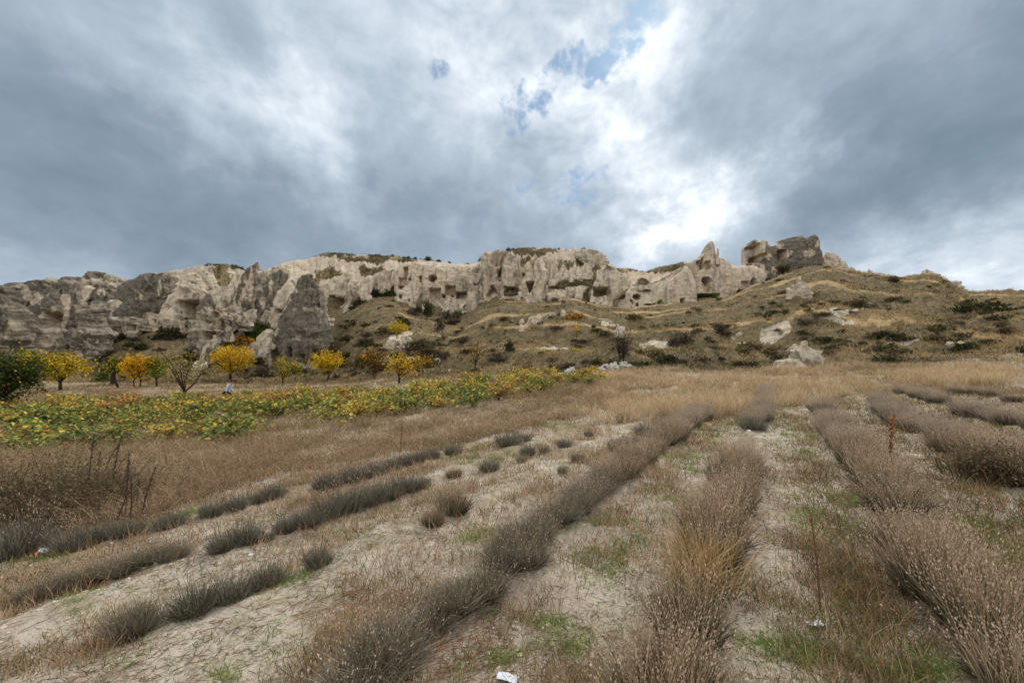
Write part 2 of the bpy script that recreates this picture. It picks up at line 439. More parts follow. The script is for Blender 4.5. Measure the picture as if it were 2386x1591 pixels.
def zt(x, y, detail=True):
    x = np.asarray(x, float); y = np.asarray(y, float)
    u, ye = uyeff(x, y)
    fi = (u - GU[0]) / 8.0; i0 = np.clip(fi.astype(int), 0, len(GU) - 2); fu = fi - i0
    yc = np.clip(ye, 0, GY[-1] - 1e-3)
    j0 = np.clip(np.searchsorted(GY, yc, 'right') - 1, 0, len(GY) - 2)
    fy = (yc - GY[j0]) / (GY[j0 + 1] - GY[j0])
    zg = (GRID[i0, j0] * (1 - fu) + GRID[i0 + 1, j0] * fu) * (1 - fy) + (GRID[i0, j0 + 1] * (1 - fu) + GRID[i0 + 1, j0 + 1] * fu) * fy
    zp = plane(x, y)
    w = sstep(9, 15, ye)
    z = zp * (1 - w) + zg * w
    back = sstep(1.3, 1.9, np.arctan2(np.abs(x), y))
    z = z * (1 - back) + zp * back
    z = np.where(ye > 180, z - 0.06 * (ye - 180), z)
    z = np.maximum(z, -45)
    if detail:
        fr, amp, s = terraces(u, ye)
        hillw = sstep(0, 0.05, s) * (1 - back)
        # bank: flat tread, quick rise
        z = z + amp * 1.55 * (np.where(fr < 0.7, -fr / 0.7, -(1 - fr) / 0.3) + 0.5) * (1 - back)
        z = z + hillw * (0.55 * n2(x, y, 9, 3, 21) + 0.22 * n2(x, y, 2.6, 3, 22)) * sstep(180, 120, ye)
        dr = np.min(np.abs((x * .831 - y * .5563)[..., None] - np.array([-6.02, -4.63, -3.24, -1.85, -.46, .93, 2.32, 3.71, 5.1])), -1)
        z = z + 0.055 * np.exp(-(dr / .28) ** 2) * sstep(24, 16, y) * sstep(.5, 1.5, y)
        z = z + (1 - hillw) * (0.05 * n2(x, y, 2.2, 3, 23) + 0.028 * n2(x, y, 0.35, 3, 24))
    return z
def gp(u, v, y0=1.4, y1=170):
    """the point of the ground seen at a pixel"""
    Y = np.geomspace(y0, y1, 900)
    x = (u - CX) / F * Y
    d = (HV - v) / F * Y - zt(x, Y)
    k = np.argmax(d < 0) if (d < 0).any() else len(Y) - 1
    k = max(k, 1)
    t = d[k - 1] / (d[k - 1] - d[k]) if d[k - 1] != d[k] else 0
    yy = Y[k - 1] + t * (Y[k] - Y[k - 1])
    xx = (u - CX) / F * yy
    return float(xx), float(yy), float(zt(np.array([xx]), np.array([yy]))[0])
def gY(u, Y):
    x = (u - CX) / F * Y
    return float(x), float(Y), float(zt(np.array([x]), np.array([Y]))[0])
def W(u, v, Y):
    return np.stack([(u - CX) / F * Y, Y + 0 * u, (HV - v) / F * Y], -1)
def proj(P):
    y = np.maximum(P[..., 1], 1e-3)
    return CX + F * P[..., 0] / y, HV - F * P[..., 2] / y

# patches of bare rock (1), pink rock and lichen painted on the slope where they lie: (u, v, ru, rv)
BARE = [(1785, 778, 62, 24), (1530, 803, 34, 9), (1445, 772, 26, 14), (1958, 736, 38, 16), (930, 792, 26, 17), (891, 810, 14, 6), (964, 808, 16, 8), (1290, 812, 26, 4), (1010, 840, 10, 5), (2100, 797, 40, 6), (1412, 756, 14, 8), (1735, 800, 30, 6)]
PINKZ = [(1480, 645, 60, 26), (1560, 640, 40, 16)]
GRASSZ = [(860, 600, 130, 12), (870, 632, 24, 15), (760, 637, 34, 17), (512, 650, 26, 18), (520, 622, 34, 9), (1250, 586, 60, 9), (1232, 606, 16, 16), (1330, 616, 26, 9), (1385, 608, 42, 12), (1320, 655, 50, 22), (1380, 650, 24, 34), (900, 668, 40, 16), (655, 650, 14, 14), (1500, 628, 70, 7), (1570, 622, 34, 10), (1345, 690, 40, 14), (730, 595, 24, 4)]

def ell(u, v, Z, soft=0.5):
    m = np.zeros_like(u)
    for (a, b, ru, rv) in Z:
        d = np.sqrt(((u - a) / ru) ** 2 + ((v - b) / rv) ** 2)
        k = d < 2.2
        if not k.any(): continue
        dk = d[k] + 0.75 * fbm(np.stack([u[k] / (0.55 * ru + 4), v[k] / (0.7 * rv + 3), 0 * u[k] + a], -1), 4, 13)
        m[k] = np.maximum(m[k], sstep(1.25, 1.25 - soft, dk))
    return m

def build_terrain():
    az_in = np.linspace(-1.06, 1.06, 840)
    az_out = np.linspace(1.06, 2 * math.pi - 1.06, 60)[1:-1]
    az = np.concatenate([az_in, az_out])
    r = np.concatenate([[0.3, 0.7], np.geomspace(1.2, 34, 230), np.linspace(34, 84, 105)[1:], np.linspace(84, 175, 150)[1:], np.geomspace(175, 260, 10)[1:], np.geomspace(260, 3000, 14)[1:]])
    A, Rr = np.meshgrid(az, r, indexing='ij')
    X = np.sin(A) * Rr; Y = np.cos(A) * Rr
    Z = zt(X, Y)
    u, ye = uyeff(X, Y)
    fY, bY = foot_Y(u), base_Y(u)
    fr, amp, s = terraces(u, ye)
    inview = sstep(1.9, 1.3, np.arctan2(np.abs(X), Y))
    rockreg = sstep(0.0, 4.0, ye - bY - 0.8) * sstep(1935, 1880, u) * inview
    # sculpt the bare slope above the caves: flutes running down, ledges
    top = bY + top_dY(u)
    vv = HV - F * Z / np.maximum(Y, 1)
    veg = ell(u, vv, GRASSZ) * inview
    cap = sstep(-3, 2, ye - top) * sstep(380, 480, u)
    flute = np.abs(fbm(np.stack([u * 0.10, ye * 0.03, 0 * u], -1), 3, 31)) 
    ledge = fbm(np.stack([u * 0.02, Z * 0.55, 0 * u], -1), 3, 32)
    rs = rockreg * sstep(0, 6, top - ye)
    n_big = fbm(np.stack([X / 7, Y / 7, Z / 5], -1), 4, 33)
    Z = Z + rs * (1.6 * (0.28 - flute) + 0.5 * ledge + 1.1 * n_big) + cap * rockreg * 0.5 * n_big
    u2, v2 = proj(np.stack([X, Y, Z], -1))
    bare = ell(u2, v2, BARE) * inview * (ye < bY) * (ye > fY)
    rock = np.maximum(rockreg * (1 - 0.95 * veg) * (1 - 0.75 * cap), 0.62 * bare)
    lich = np.interp(u, [0, 300, 620, 720, 800, 1100, 1250, 1500, 1700, 1900], [0.55, 0.52, 0.42, 0.22, 0.14, 0.20, 0.26, 0.12, 0.22, 0.3]) * rockreg
    pink = np.maximum(ell(u2, v2, PINKZ) * rockreg, 0.25 * rockreg)
    hill = sstep(-0.12, 0.03, s + 0.05 * n2(X, Y, 3, 2, 40)) * inview
    hill = np.maximum(hill, sstep(200, 300, ye))
    brk = sstep(-.35, .45, n2(X, Y, 8, 3, 44))
    straw = (.35 + .65 * brk) * (amp * np.exp(-((fr - 0.02) / 0.07) ** 2) + amp * np.exp(-((fr - 1.0) / 0.05) ** 2)) + 0.35 * sstep(0.1, 0.6, n2(X, Y, 7, 3, 41)) + 0.25 * (s > 0.9)
    litter = 0.25 + 0.35 * sstep(7, 18, ye) + 0.30 * sstep(-0.1, 0.6, n2(X, Y, 1.6, 3, 42)) + 0.35 * sstep(900, 200, u2) * sstep(3.5, 7, ye)
    dr = np.min(np.abs((X * .831 - Y * .5563)[..., None] - np.array([-6.02, -4.63, -3.24, -1.85, -.46, .93, 2.32, 3.71])), -1)
    litter = litter + .28 * np.exp(-(dr / .3) ** 2) * (Y > 0) * (Y < 20)
    nA, nR = len(az), len(r)
    idx = np.arange(nA * nR).reshape(nA, nR)
    nxt = np.roll(idx, -1, 0)
    q = np.stack([idx[:, :-1], idx[:, 1:], nxt[:, 1:], nxt[:, :-1]], -1)     # facing up
    V = np.stack([X, Y, Z], -1)
    rid = np.where(ye > bY + 0.8, 2, np.where(ye > fY, 1, 0))
    rid = np.where((u > 1935) & (rid == 2), 1, rid)
    rid = np.where((Y < 0) | (inview < 0.5), 0, rid)
    fid = rid[:, :-1]
    att = dict(lich=lich, pink=pink, rock=rock, hill=hill, straw=straw, litter=litter)
    Vf = V.reshape(-1, 3)
    for k, nm in ((0, 'ground'), (1, 'hillside'), (2, 'cliff_slope')):
        f = q[fid == k].reshape(-1, 4)
        used, inv = np.unique(f.ravel(), return_inverse=True)
        me = mesh(nm, Vf[used], [inv.reshape(-1, 4)], {a: b.ravel()[used] for a, b in att.items()}, mat=TERR)
        obj(nm, me, kind='structure')
    c0 = mesh('ground', np.concatenate([V[:, 0], [[0, 0, -1.62]]]), [np.stack([np.arange(nA), np.roll(np.arange(nA), -1), np.full(nA, nA)], -1)],
              {a: np.concatenate([b[:, 0], b[:1, 0]]) for a, b in att.items()}, mat=TERR)
    obj('ground_underfoot', c0, kind='structure')
build_terrain()

# ------------------------------------------------------------------ rock formations
def cave_mask(u, v, c, jit):
    kind, u0, v0, u1, v1 = c[:5]
    um, vm = 0.5 * (u0 + u1), 0.5 * (v0 + v1); a, b = 0.5 * (u1 - u0), 0.5 * (v1 - v0)
    uu, vv = u + jit, v + jit * 0.7
    if kind == 'rect':
        d = np.minimum(a - np.abs(uu - um), b - np.abs(vv - vm))
    elif kind == 'oval':
        d = (1 - np.sqrt(((uu - um) / a) ** 2 + ((vv - vm) / b) ** 2)) * min(a, b)
    elif kind == 'arch':
        spring = v0 + min(a, 2 * b * 0.6)
        top = (1 - np.sqrt(((uu - um) / a) ** 2 + (np.minimum(vv - spring, 0) / (spring - v0)) ** 2)) * a
        d = np.minimum(top, v1 - vv)
    elif kind == 'tri':      # point down
        d = np.minimum(vv - v0, a * (1 - (vv - v0) / (v1 - v0)) - np.abs(uu - um))
    elif kind == 'wedge':    # point up
        d = np.minimum(v1 - vv, a * ((vv - v0) / (v1 - v0)) - np.abs(uu - um))
    return sstep(-0.45, 0.75, d)

def finish_rock(name, label, cat, V, quads, tris, front, lich, pink, caves, zones, base, seed, group=None):
    """carve the caves, colour, split off each opening as a part"""
    u, v = proj(V)
    jit = 0.9 * vnoise(np.stack([u / 3, v / 3, 0 * u + seed], -1), seed)
    masks = []
    push = np.zeros(len(V))
    for c in caves:
        m = cave_mask(u, v, c, jit * (0.5 if c[0] == 'rect' else 1.0)) * front
        masks.append(m); push = np.maximum(push, m * c[5] * (1.8 if c[5] >= 2.4 else 1.15))
    for (zu, zv, ru, rv, lv, pv) in zones:
        dz = np.sqrt(((u - zu) / ru) ** 2 + ((v - zv) / rv) ** 2) + 0.95 * fbm(np.stack([u / (.35 * ru + 2.5), v / (.8 * rv + 4), 0 * u + zu], -1), 5, seed, .6)
        m = 0.8 * sstep(1.3, 0.35, dz)
        if lv is not None: lich = lich * (1 - m) + lv * m
        if pv is not None: pink = pink * (1 - m) + pv * m
    V = V.copy(); V[:, 1] += push
    inn = np.clip(sum(masks), 0, 1) if masks else np.zeros(len(V))
    lich = lich * (1 - inn) + 0.12 * inn; pink = pink * (1 - inn) + 0.55 * inn
    own = np.full(len(quads), -1)
    for k, m in enumerate(masks):
        own[(m[quads] > 0.5).all(1) & (own < 0)] = k
    base = np.asarray(base)
    def sub(nm, q, t, parent=None):
        f = [q] + ([t] if t is not None and len(t) else [])
        allv = np.concatenate([x.ravel() for x in f]); used, inv = np.unique(allv, return_inverse=True)
        fs, p = [], 0
        for x in f: fs.append(inv[p:p + x.size].reshape(x.shape)); p += x.size
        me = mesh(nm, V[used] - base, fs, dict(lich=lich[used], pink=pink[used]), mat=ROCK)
        return obj(nm, me, parent)
    o = sub(name, quads[own == -1], tris)
    o.location = base
    o['label'] = label; o['category'] = cat
    if group: o['group'] = group
    for k, c in enumerate(caves):
        q = quads[own == k]
        if len(q) >= 4:
            sub(c[6] if len(c) > 6 else 'cave_opening', q, None, o)
    return o

SEED = [100]
def loft(name, label, Y, sl, lich=0.3, pink=0.15, k=0.8, p=2.0, skew=0.0, lean=0.30, rough=1.0, flute=0.0, strata=0.0, caves=(), zones=(), cat='rock', sink=10, group=None, kmax=9.0, kb=0.9):
    SEED[0] += 1; sd = SEED[0]
    a = np.array(sl, float); a = a[np.argsort(a[:, 0])]
    v0, v1 = a[0, 0], a[-1, 0]
    px = 1.15 if len(caves) else 1.5
    n = int(np.clip((v1 - v0 + sink) / px, 14, 190))
    vs = np.linspace(v0, v1 + sink, n)
    uL, uR = np.interp(vs, a[:, 0], a[:, 1]), np.interp(vs, a[:, 0], a[:, 2])
    vb = min(v1, vs[-1])
    zb = (HV - vb) / F * Y
    zz = (HV - vs) / F * Y
    Yr = Y + lean * (zz - zb)
    zz = (HV - vs) / F * Yr
    xL, xR = (uL - CX) / F * Yr, (uR - CX) / F * Yr
    w = np.maximum(0.5 * (xR - xL), 0.05); xc = 0.5 * (xL + xR)
    wp = (a[:, 2] - a[:, 1]).max()
    nf = int(np.clip(wp / px, 16, 130)); nb = max(8, nf // 4)
    ph = np.concatenate([np.linspace(0, math.pi, nf, endpoint=False), np.linspace(math.pi, 2 * math.pi, nb, endpoint=False)])
    c, s = np.cos(ph), np.sin(ph)
    ce = np.sign(c) * np.abs(c) ** (2 / p); se = np.sign(s) * np.abs(s) ** (2 / p)
    frontf = (s > 0).astype(float)
    dep = np.where(s > 0, np.minimum(k * w, kmax)[:, None] * se, np.minimum(kb * w, 12)[:, None] * se)
    X = xc[:, None] + w[:, None] * (ce[None, :] + skew * np.maximum(se, 0)[None, :] * (1 - np.abs(ce))[None, :])
    Yv = Yr[:, None] - dep
    Z = np.repeat(zz[:, None], len(ph), 1)
    P = np.stack([X, Yv, Z], -1)
    sc = np.clip(w.max(), 0.6, 6)
    Pc = P / (0.9 * sc) * np.array([1, 1, .45]) + sd
    crack = sstep(.13, .0, np.abs(fbm(Pc, 3, sd + 5)))
    d = rough * (0.095 * sc * fbm(P / (0.85 * sc) + sd, 4, sd) + 0.065 * sc * fbm(P / (0.22 * sc) + sd, 3, sd + 1) - 0.13 * min(sc, 3.5) * crack + 0.13 * min(sc, 4) * (0.45 - 1.7 * np.abs(fbm(P / (0.55 * sc) * np.array([1, 1, .32]) + 3 * sd, 3, sd + 6))))
    flute = flute + 0.5
    if flute:
        d = d + flute * (0.5 - np.abs(fbm(np.stack([X * 0.7, Yv * 0.7, Z * 0.07], -1) + sd, 3, sd + 2)) * 1.8)
    if strata:
        d = d + strata * fbm(np.stack([X * 0.06, Yv * 0.06, Z * 1.5], -1) + sd, 3, sd + 3)
    taper = sstep(0, 0.8, w)[:, None]
    X = X + d * c * taper; Yv = Yv - d * s * taper
    Z = Z + 0.4 * d * taper * sstep(0, 6, vs - v0)[:, None]
    V = np.stack([X, Yv, Z], -1).reshape(-1, 3)
    m = len(ph)
    idx = np.arange(n * m).reshape(n, m); nx = np.roll(idx, -1, 1)
    q = np.stack([idx[:-1], nx[:-1], nx[1:], idx[1:]], -1).reshape(-1, 4)[:, ::-1]
    apex = np.array([[xc[0], Yr[0], zz[0] + 0.03]])
    V = np.concatenate([V, apex])
    t = np.stack([idx[0], nx[0], np.full(m, n * m)], -1)
    lich = lich + (.06 if 0.0 < lich < .45 else 0)
    lv = np.concatenate([np.full(n * m, lich, float), [lich]]); pv = np.concatenate([np.full(n * m, pink, float), [pink]])
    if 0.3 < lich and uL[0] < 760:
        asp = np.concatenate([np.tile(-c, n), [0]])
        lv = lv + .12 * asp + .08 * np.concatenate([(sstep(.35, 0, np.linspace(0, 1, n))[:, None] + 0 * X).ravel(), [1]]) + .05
    fr = np.concatenate([np.tile(frontf, n), [0]])
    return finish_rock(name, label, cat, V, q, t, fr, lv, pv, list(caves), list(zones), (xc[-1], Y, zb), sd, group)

def wall(name, label, Y, cols, thick=5.0, lich=0.2, pink=0.3, batter=0.12, pw=4.0, rough=1.0, flute=0.0, caves=(), holes=(), zones=(), cat='cliff', sink=10, ends=0.08, strata=0.0):
    """a standing sheet of rock with its own top and bottom outline and real thickness"""
    SEED[0] += 1; sd = SEED[0]
    a = np.array(cols, float)
    nu = int(np.clip((a[-1, 0] - a[0, 0]) / 1.15, 20, 220))
    us = np.linspace(a[0, 0], a[-1, 0], nu)
    vt = np.interp(us, a[:, 0], a[:, 1]) + 0.8 * vnoise(np.stack([us / 4, 0 * us, 0 * us + sd], -1), sd)
    vb = np.interp(us, a[:, 0], a[:, 2]) + sink
    H = (vb - vt).max()
    nt_ = int(np.clip(H / 1.15, 14, 160)); nb = 12
    tf = np.linspace(0, 1, nt_); tb = np.linspace(1, 0, nb + 1)[1:]
    t = np.concatenate([tf, tb]); isf = np.concatenate([np.ones(nt_), np.zeros(nb)])
    prof = np.clip(1 - t ** pw, 0, 1) ** (1 / pw)
    s = np.linspace(0, 1, nu); e = np.minimum(s, 1 - s) / max(ends, 1e-4)
    endf = np.sqrt(np.clip(1 - (1 - np.clip(e, 0, 1)) ** 2, 0.0004, 1))
    zt_ = (HV - vt) / F * Y; zb_ = (HV - vb) / F * Y
    Yv = Y + thick * 0.5 + np.where(isf[None] > 0, -1, 1) * prof[None] * thick * 0.5 * endf[:, None]
    zl = zb_[:, None] + (zt_ - zb_)[:, None] * t[None]
    Yv = Yv + batter * (zl - zb_.min()) * isf[None]
    # keep the outline where it is seen: scale with the distance of each point
    vv = HV - F * zl / Y
    Z = (HV - vv) / F * Yv
    X = (us[:, None] - CX) / F * np.where(isf[None] > 0, Yv, Y + thick * 0.5)
    P = np.stack([X, Yv, Z], -1)
    d = rough * (0.45 * fbm(P / 3.2 + sd, 4, sd) + 0.22 * fbm(P / 0.8 + sd, 3, sd + 1) - 0.38 * sstep(.12, .0, np.abs(fbm(P / 3.4 * np.array([1, 1, .4]) + sd, 3, sd + 5))))
    if flute: d = d + flute * (0.5 - np.abs(fbm(np.stack([X * 0.5, Yv * 0.1, Z * 0.04], -1) + sd, 3, sd + 2)) * 1.8)
    Yv = Yv - d * np.where(isf[None] > 0, 1, -1) * endf[:, None]
    V = np.stack([X, Yv, Z], -1).reshape(-1, 3)
    m = len(t)
    idx = np.arange(nu * m).reshape(nu, m)
    q = np.stack([idx[:-1, :-1], idx[1:, :-1], idx[1:, 1:], idx[:-1, 1:]], -1).reshape(-1, 4)
    front = np.tile(isf, nu)
    if holes:
        u0, v0 = proj(V)
        kill = np.zeros(len(q), bool)
        for h in holes:
            mk = cave_mask(u0, v0, h, 0 * u0)
            V[:, 1] = np.where((mk > 0.5) & (front > 0), Y + thick + 0.3, V[:, 1])
            kill |= (mk[q] > 0.5).all(1)
        q = q[~kill]
    lv = np.full(len(V), lich + .06, float); pv = np.full(len(V), pink, float)
    um = 0.5 * (us[0] + us[-1]); base = ((um - CX) / F * Y, Y, zb_.min())
    return finish_rock(name, label, cat, V, q, None, front, lv, pv, list(caves), list(zones), base, sd)
# ---- far left
loft('rock_pillar', 'layered grey rock wall cut by the left edge of the photo', 62, [(664, -60, 3), (672, -70, 9), (680, -75, 16), (697, -80, 25), (712, -80, 31), (733, -80, 32), (778, -80, 34), (800, -80, 34)], lich=.82, p=4, k=.7, strata=.22, lean=.1, zones=[(22, 770, 12, 20, .35, .1), (10, 715, 16, 4, .3, .1)])
loft('rock_outcrop', 'weathered rock ridge with a pink face behind the two-coned outcrop', 90, [(656, 92, 140), (660, 60, 150), (664, 30, 152), (672, 20, 158), (682, 15, 162), (702, 22, 165), (722, 28, 150), (745, 34, 120), (790, 35, 110)], lich=.66, p=3.5, k=.35, rough=1.5, lean=.5, strata=.12, zones=[(88, 698, 18, 22, .05, .9), (60, 682, 18, 5, .1, .1), (48, 705, 14, 6, .15, .1)])
loft('rock_hump', 'small weathered knob on the far left skyline', 92, [(662, 44, 54), (667, 38, 60), (676, 34, 66), (690, 32, 70)], lich=.5)
loft('rock_hump', 'leftmost notched knob on the skyline above the shrubs', 91, [(666, 22, 34), (674, 17, 40), (684, 15, 44), (696, 16, 48)], lich=.55)
loft('rock_dome', 'rounded grey dome above the two-coned outcrop', 93, [(645, 172, 186), (648, 152, 194), (654, 143, 198), (664, 138, 200), (676, 141, 203), (692, 146, 200), (716, 150, 205)], lich=.62, k=.6, lean=.5, zones=[(170, 655, 20, 6, .2, .15)])
loft('rock_dome', 'broad double dome topping the left part of the ridge', 98, [(634, 220, 234), (638, 209, 262), (644, 200, 272), (652, 196, 284), (664, 196, 290), (684, 200, 290), (706, 205, 285)], lich=.58, k=.6, lean=.55, rough=1.5, zones=[(225, 655, 22, 6, .1, .1), (252, 658, 16, 5, .15, .1)])
loft('rock_lobe', 'smooth pale rock tongue between two dark knobs', 90, [(666, 201, 216), (672, 198, 220), (680, 196, 216), (690, 192, 210), (703, 186, 199)], lich=.02, rough=.35, lean=.6)
loft('rock_hump', 'round dark knob with a pale ring beside the pale tongue', 92, [(664, 231, 250), (672, 222, 256), (682, 214, 262), (693, 210, 264), (703, 211, 262), (714, 216, 258)], lich=.72, zones=[(237, 678, 9, 9, .3, .1)], lean=.5)
loft('rock_block', 'pale rock shelf between the round knob and the dark slab', 89, [(699, 264, 283), (706, 250, 284), (716, 240, 282), (728, 236, 274), (745, 238, 272)], lich=.18, lean=.5)
loft('rock_hump', 'small lichened block above the cave doorway ledge', 88, [(703, 224, 244), (712, 216, 250), (724, 214, 252), (738, 216, 250)], lich=.5)
loft('rock_outcrop', 'large layered outcrop with two dark cones and carved windows', 74, [(714, 97, 213), (722, 95, 214), (735, 91, 214), (755, 80, 213), (777, 69, 224), (792, 60, 214), (806, 51, 209), (818, 46, 208), (840, 40, 207), (868, 36, 207)], lich=.66, p=4.5, k=.45, strata=.24, lean=.12, rough=.9,
     caves=[('rect', 108, 729, 141, 754, 2.2, 'cave_opening'), ('rect', 170, 761, 177, 767, 2.5, 'window_opening'), ('arch', 184, 770, 197, 779, 1.3, 'niche'), ('rect', 152, 804, 161, 813, 3.5, 'doorway'), ('oval', 147, 764, 156, 773, 1.2, 'niche'), ('rect', 176, 806, 190, 812, 2.0, 'cave_opening')],
     zones=[(120, 740, 22, 14, .15, .8), (152, 728, 8, 38, .08, .85), (125, 775, 20, 14, .08, .05), (110, 800, 20, 12, .25, .1), (90, 815, 25, 10, .2, .1), (60, 795, 5, 18, .2, .9), (185, 725, 25, 5, .2, .1), (140, 718, 40, 5, .15, .2)])
loft('rock_cone', 'dark cone capping the left half of the layered outcrop', 75.5, [(683, 117, 122), (690, 113, 127), (700, 107, 134), (710, 103, 141), (719, 100, 146)], lich=.9, p=2.5, k=.6, lean=.2, sink=4)
loft('rock_cone', 'dark cone capping the right half of the layered outcrop', 75.5, [(681, 168, 178), (690, 166, 183), (702, 164, 190), (714, 163, 205), (722, 162, 213)], lich=.75, p=2.5, k=.5, lean=.2, sink=4)
loft('rock_pillar', 'narrow pink rock rib between the two dark cones', 76, [(686, 148, 165), (700, 146, 163), (718, 146, 162)], lich=.05, pink=.9, p=3, k=.4, sink=4)
loft('rock_block', 'small pale rock at the right foot of the layered outcrop', 76, [(764, 206, 220), (774, 205, 226), (790, 206, 224)], lich=.25)
loft('rock_block', 'low pale rock with a square cave doorway below the dark slab', 86, [(740, 256, 322), (748, 251, 326), (760, 253, 325), (772, 258, 322), (786, 265, 318)], lich=.48, p=4, k=.5, lean=.15, caves=[('rect', 297, 757, 316, 770, 3.5, 'doorway'), ('oval', 268, 760, 280, 772, 1.0, 'niche')], zones=[(290, 744, 40, 6, .08, .1), (306, 773, 18, 5, .02, .1)])
loft('rock_fin', 'broad dark grey leaning slab of rock', 91, [(637, 345, 366), (645, 322, 370), (656, 304, 373), (671, 292, 375), (690, 281, 378), (710, 274, 376), (730, 262, 368), (746, 254, 362)], lich=.92, p=1.5, skew=.45, k=.7, lean=.55, flute=.3, zones=[(325, 692, 7, 6, .2, .1), (372, 665, 5, 24, .1, .15), (345, 738, 8, 7, .2, .5)])
loft('rock_fin', 'narrow lichened fin between the dark slab and the pale pyramid', 93, [(637, 376, 402), (648, 373, 410), (660, 374, 406), (678, 372, 404), (700, 368, 392), (722, 366, 384), (746, 360, 378)], lich=.6, p=1.7, k=.8, lean=.55, flute=.4)
loft('rock_block', 'pink rock foot under the dark slab beside the shrubs', 90, [(728, 340, 360), (738, 332, 385), (752, 330, 384), (764, 330, 384)], lich=.2, pink=.8, p=4, k=.4, caves=[('oval', 357, 744, 368, 757, 3.0, 'cave_opening')])
loft('rock_cone', 'pale pyramid of rock with a wide carved recess under its brow', 92, [(636, 445, 451), (646, 435, 461), (658, 425, 472), (672, 416, 484), (684, 409, 490), (696, 400, 482), (710, 390, 468), (730, 381, 464), (750, 378, 463), (766, 385, 458)], lich=.12, pink=.25, p=1.7, k=.8, lean=.35,
     caves=[('rect', 412, 699, 461, 744, 3.2, 'cave_opening'), ('rect', 411, 705, 420, 715, 6.0, 'window_opening'), ('rect', 440, 699, 463, 711, 5.2, 'cave_opening')], zones=[(395, 715, 12, 14, .5, .1), (420, 665, 10, 12, .35, .1), (450, 690, 30, 8, .35, .2), (445, 650, 14, 10, .4, .3)])
loft('rock_fin', 'dark shoulder right of the pale pyramid recess', 90, [(688, 484, 494), (700, 474, 500), (715, 464, 503), (732, 461, 500), (740, 462, 490)], lich=.75, p=2, k=.8)
loft('rock_lobe', 'curved white rock lobe right of the pale pyramid', 91, [(678, 489, 508), (690, 494, 513), (703, 497, 516), (716, 503, 515), (730, 501, 515)], lich=.0, rough=.4, lean=.5)
loft('rock_fin', 'long pale rib slanting down from the bushy skyline', 97, [(629, 460, 482), (638, 466, 492), (650, 474, 501), (662, 486, 508), (674, 496, 512)], lich=.08, lean=.7, k=.7)
loft('rock_fin', 'slanted pale fin left of the pointed peak', 95, [(637, 560, 574), (650, 545, 568), (664, 535, 560), (680, 527, 550), (696, 520, 541), (712, 516, 530), (728, 514, 526)], lich=.15, lean=.6, p=1.8, zones=[(528, 700, 8, 14, .5, .2)])
loft('rock_fin', 'low brownish rock wall behind the boulder pile', 95, [(690, 528, 560), (705, 524, 570), (722, 522, 580), (742, 520, 575), (758, 520, 570)], lich=.3, pink=.6, k=.5, lean=.4, flute=.3)
loft('boulder_pile', 'white-topped pile of eroded boulders left of the orange tree', 80, [(716, 482, 512), (722, 474, 520), (731, 466, 523), (742, 463, 523), (754, 462, 519), (768, 460, 516), (782, 455, 514), (797, 450, 512), (814, 446, 506), (838, 455, 490)], lich=.50, p=2.8, k=.7, rough=2.2, lean=.15, strata=.18,
     caves=[('oval', 493, 726, 512, 744, 1.2, 'niche'), ('rect', 479, 772, 502, 779, 2.8, 'cave_opening'), ('oval', 481, 780, 495, 792, 2.2, 'cave_opening'), ('rect', 456, 788, 461, 795, 2.0, 'window_opening')], zones=[(498, 725, 28, 9, .0, .05), (500, 735, 9, 9, .1, .8)], cat='boulder')
loft('boulder_pile', 'narrow broken rock stack right of the white-topped pile', 82, [(730, 531, 548), (738, 523, 556), (750, 521, 558), (764, 524, 551), (786, 522, 543)], lich=.42, rough=2.0, k=.8, caves=[('oval', 541, 753, 553, 763, 2.6, 'cave_opening'), ('oval', 529, 747, 540, 760, 1.4, 'niche')], cat='boulder')
loft('boulder', 'white boulder lying at the foot of the slope behind the bare tree', 60, [(840, 462, 474), (846, 454, 481), (855, 447, 483), (864, 449, 476), (870, 452, 470)], lich=.08, rough=1.2, cat='boulder', sink=4)
loft('boulder', 'thin white spur of rock above the white boulder', 66, [(806, 472, 480), (820, 468, 478), (834, 464, 474)], lich=.02, cat='boulder', sink=4)
# ---- pointed peak to the tower
loft('rock_peak', 'sharp-pointed rock peak with pink streaked flank', 96, [(611, 599, 603), (621, 590, 607), (632, 580, 612), (645, 573, 614), (660, 565, 612), (680, 558, 612), (700, 555, 604), (722, 560, 598), (742, 560, 596)], lich=.68, p=1.8, skew=-.3, k=.8, lean=.45, flute=.3, zones=[(580, 662, 13, 32, .02, .95), (566, 685, 8, 18, .12, .8), (604, 628, 7, 12, .35, .3)])
loft('rock_fin', 'dark slanted fin with a pink strip beside the pointed peak', 97, [(629, 648, 658), (640, 640, 666), (655, 630, 664), (670, 618, 656), (690, 606, 651), (705, 600, 646), (720, 598, 640), (738, 600, 626)], lich=.70, p=1.5, k=.9, lean=.5, flute=.4, zones=[(612, 705, 6, 14, .05, .9), (632, 665, 4, 16, .1, .1), (640, 690, 10, 16, .4, .1)])
loft('rock_fin', 'grey ridge running up behind the dark slanted fin', 101, [(622, 640, 655), (632, 622, 668), (645, 606, 668), (662, 598, 660), (684, 590, 640), (706, 578, 620), (724, 574, 610)], lich=.45, p=1.6, k=.7, lean=.6, flute=.5, zones=[(640, 632, 20, 6, .1, .3)])
loft('rock_lobe', 'long white tongue of rock left of the tall tower', 93, [(648, 673, 682), (660, 664, 690), (675, 655, 690), (690, 647, 684), (705, 639, 668), (714, 639, 663), (719, 644, 660)], lich=.02, lean=.5, rough=.4, k=.7, sink=0)
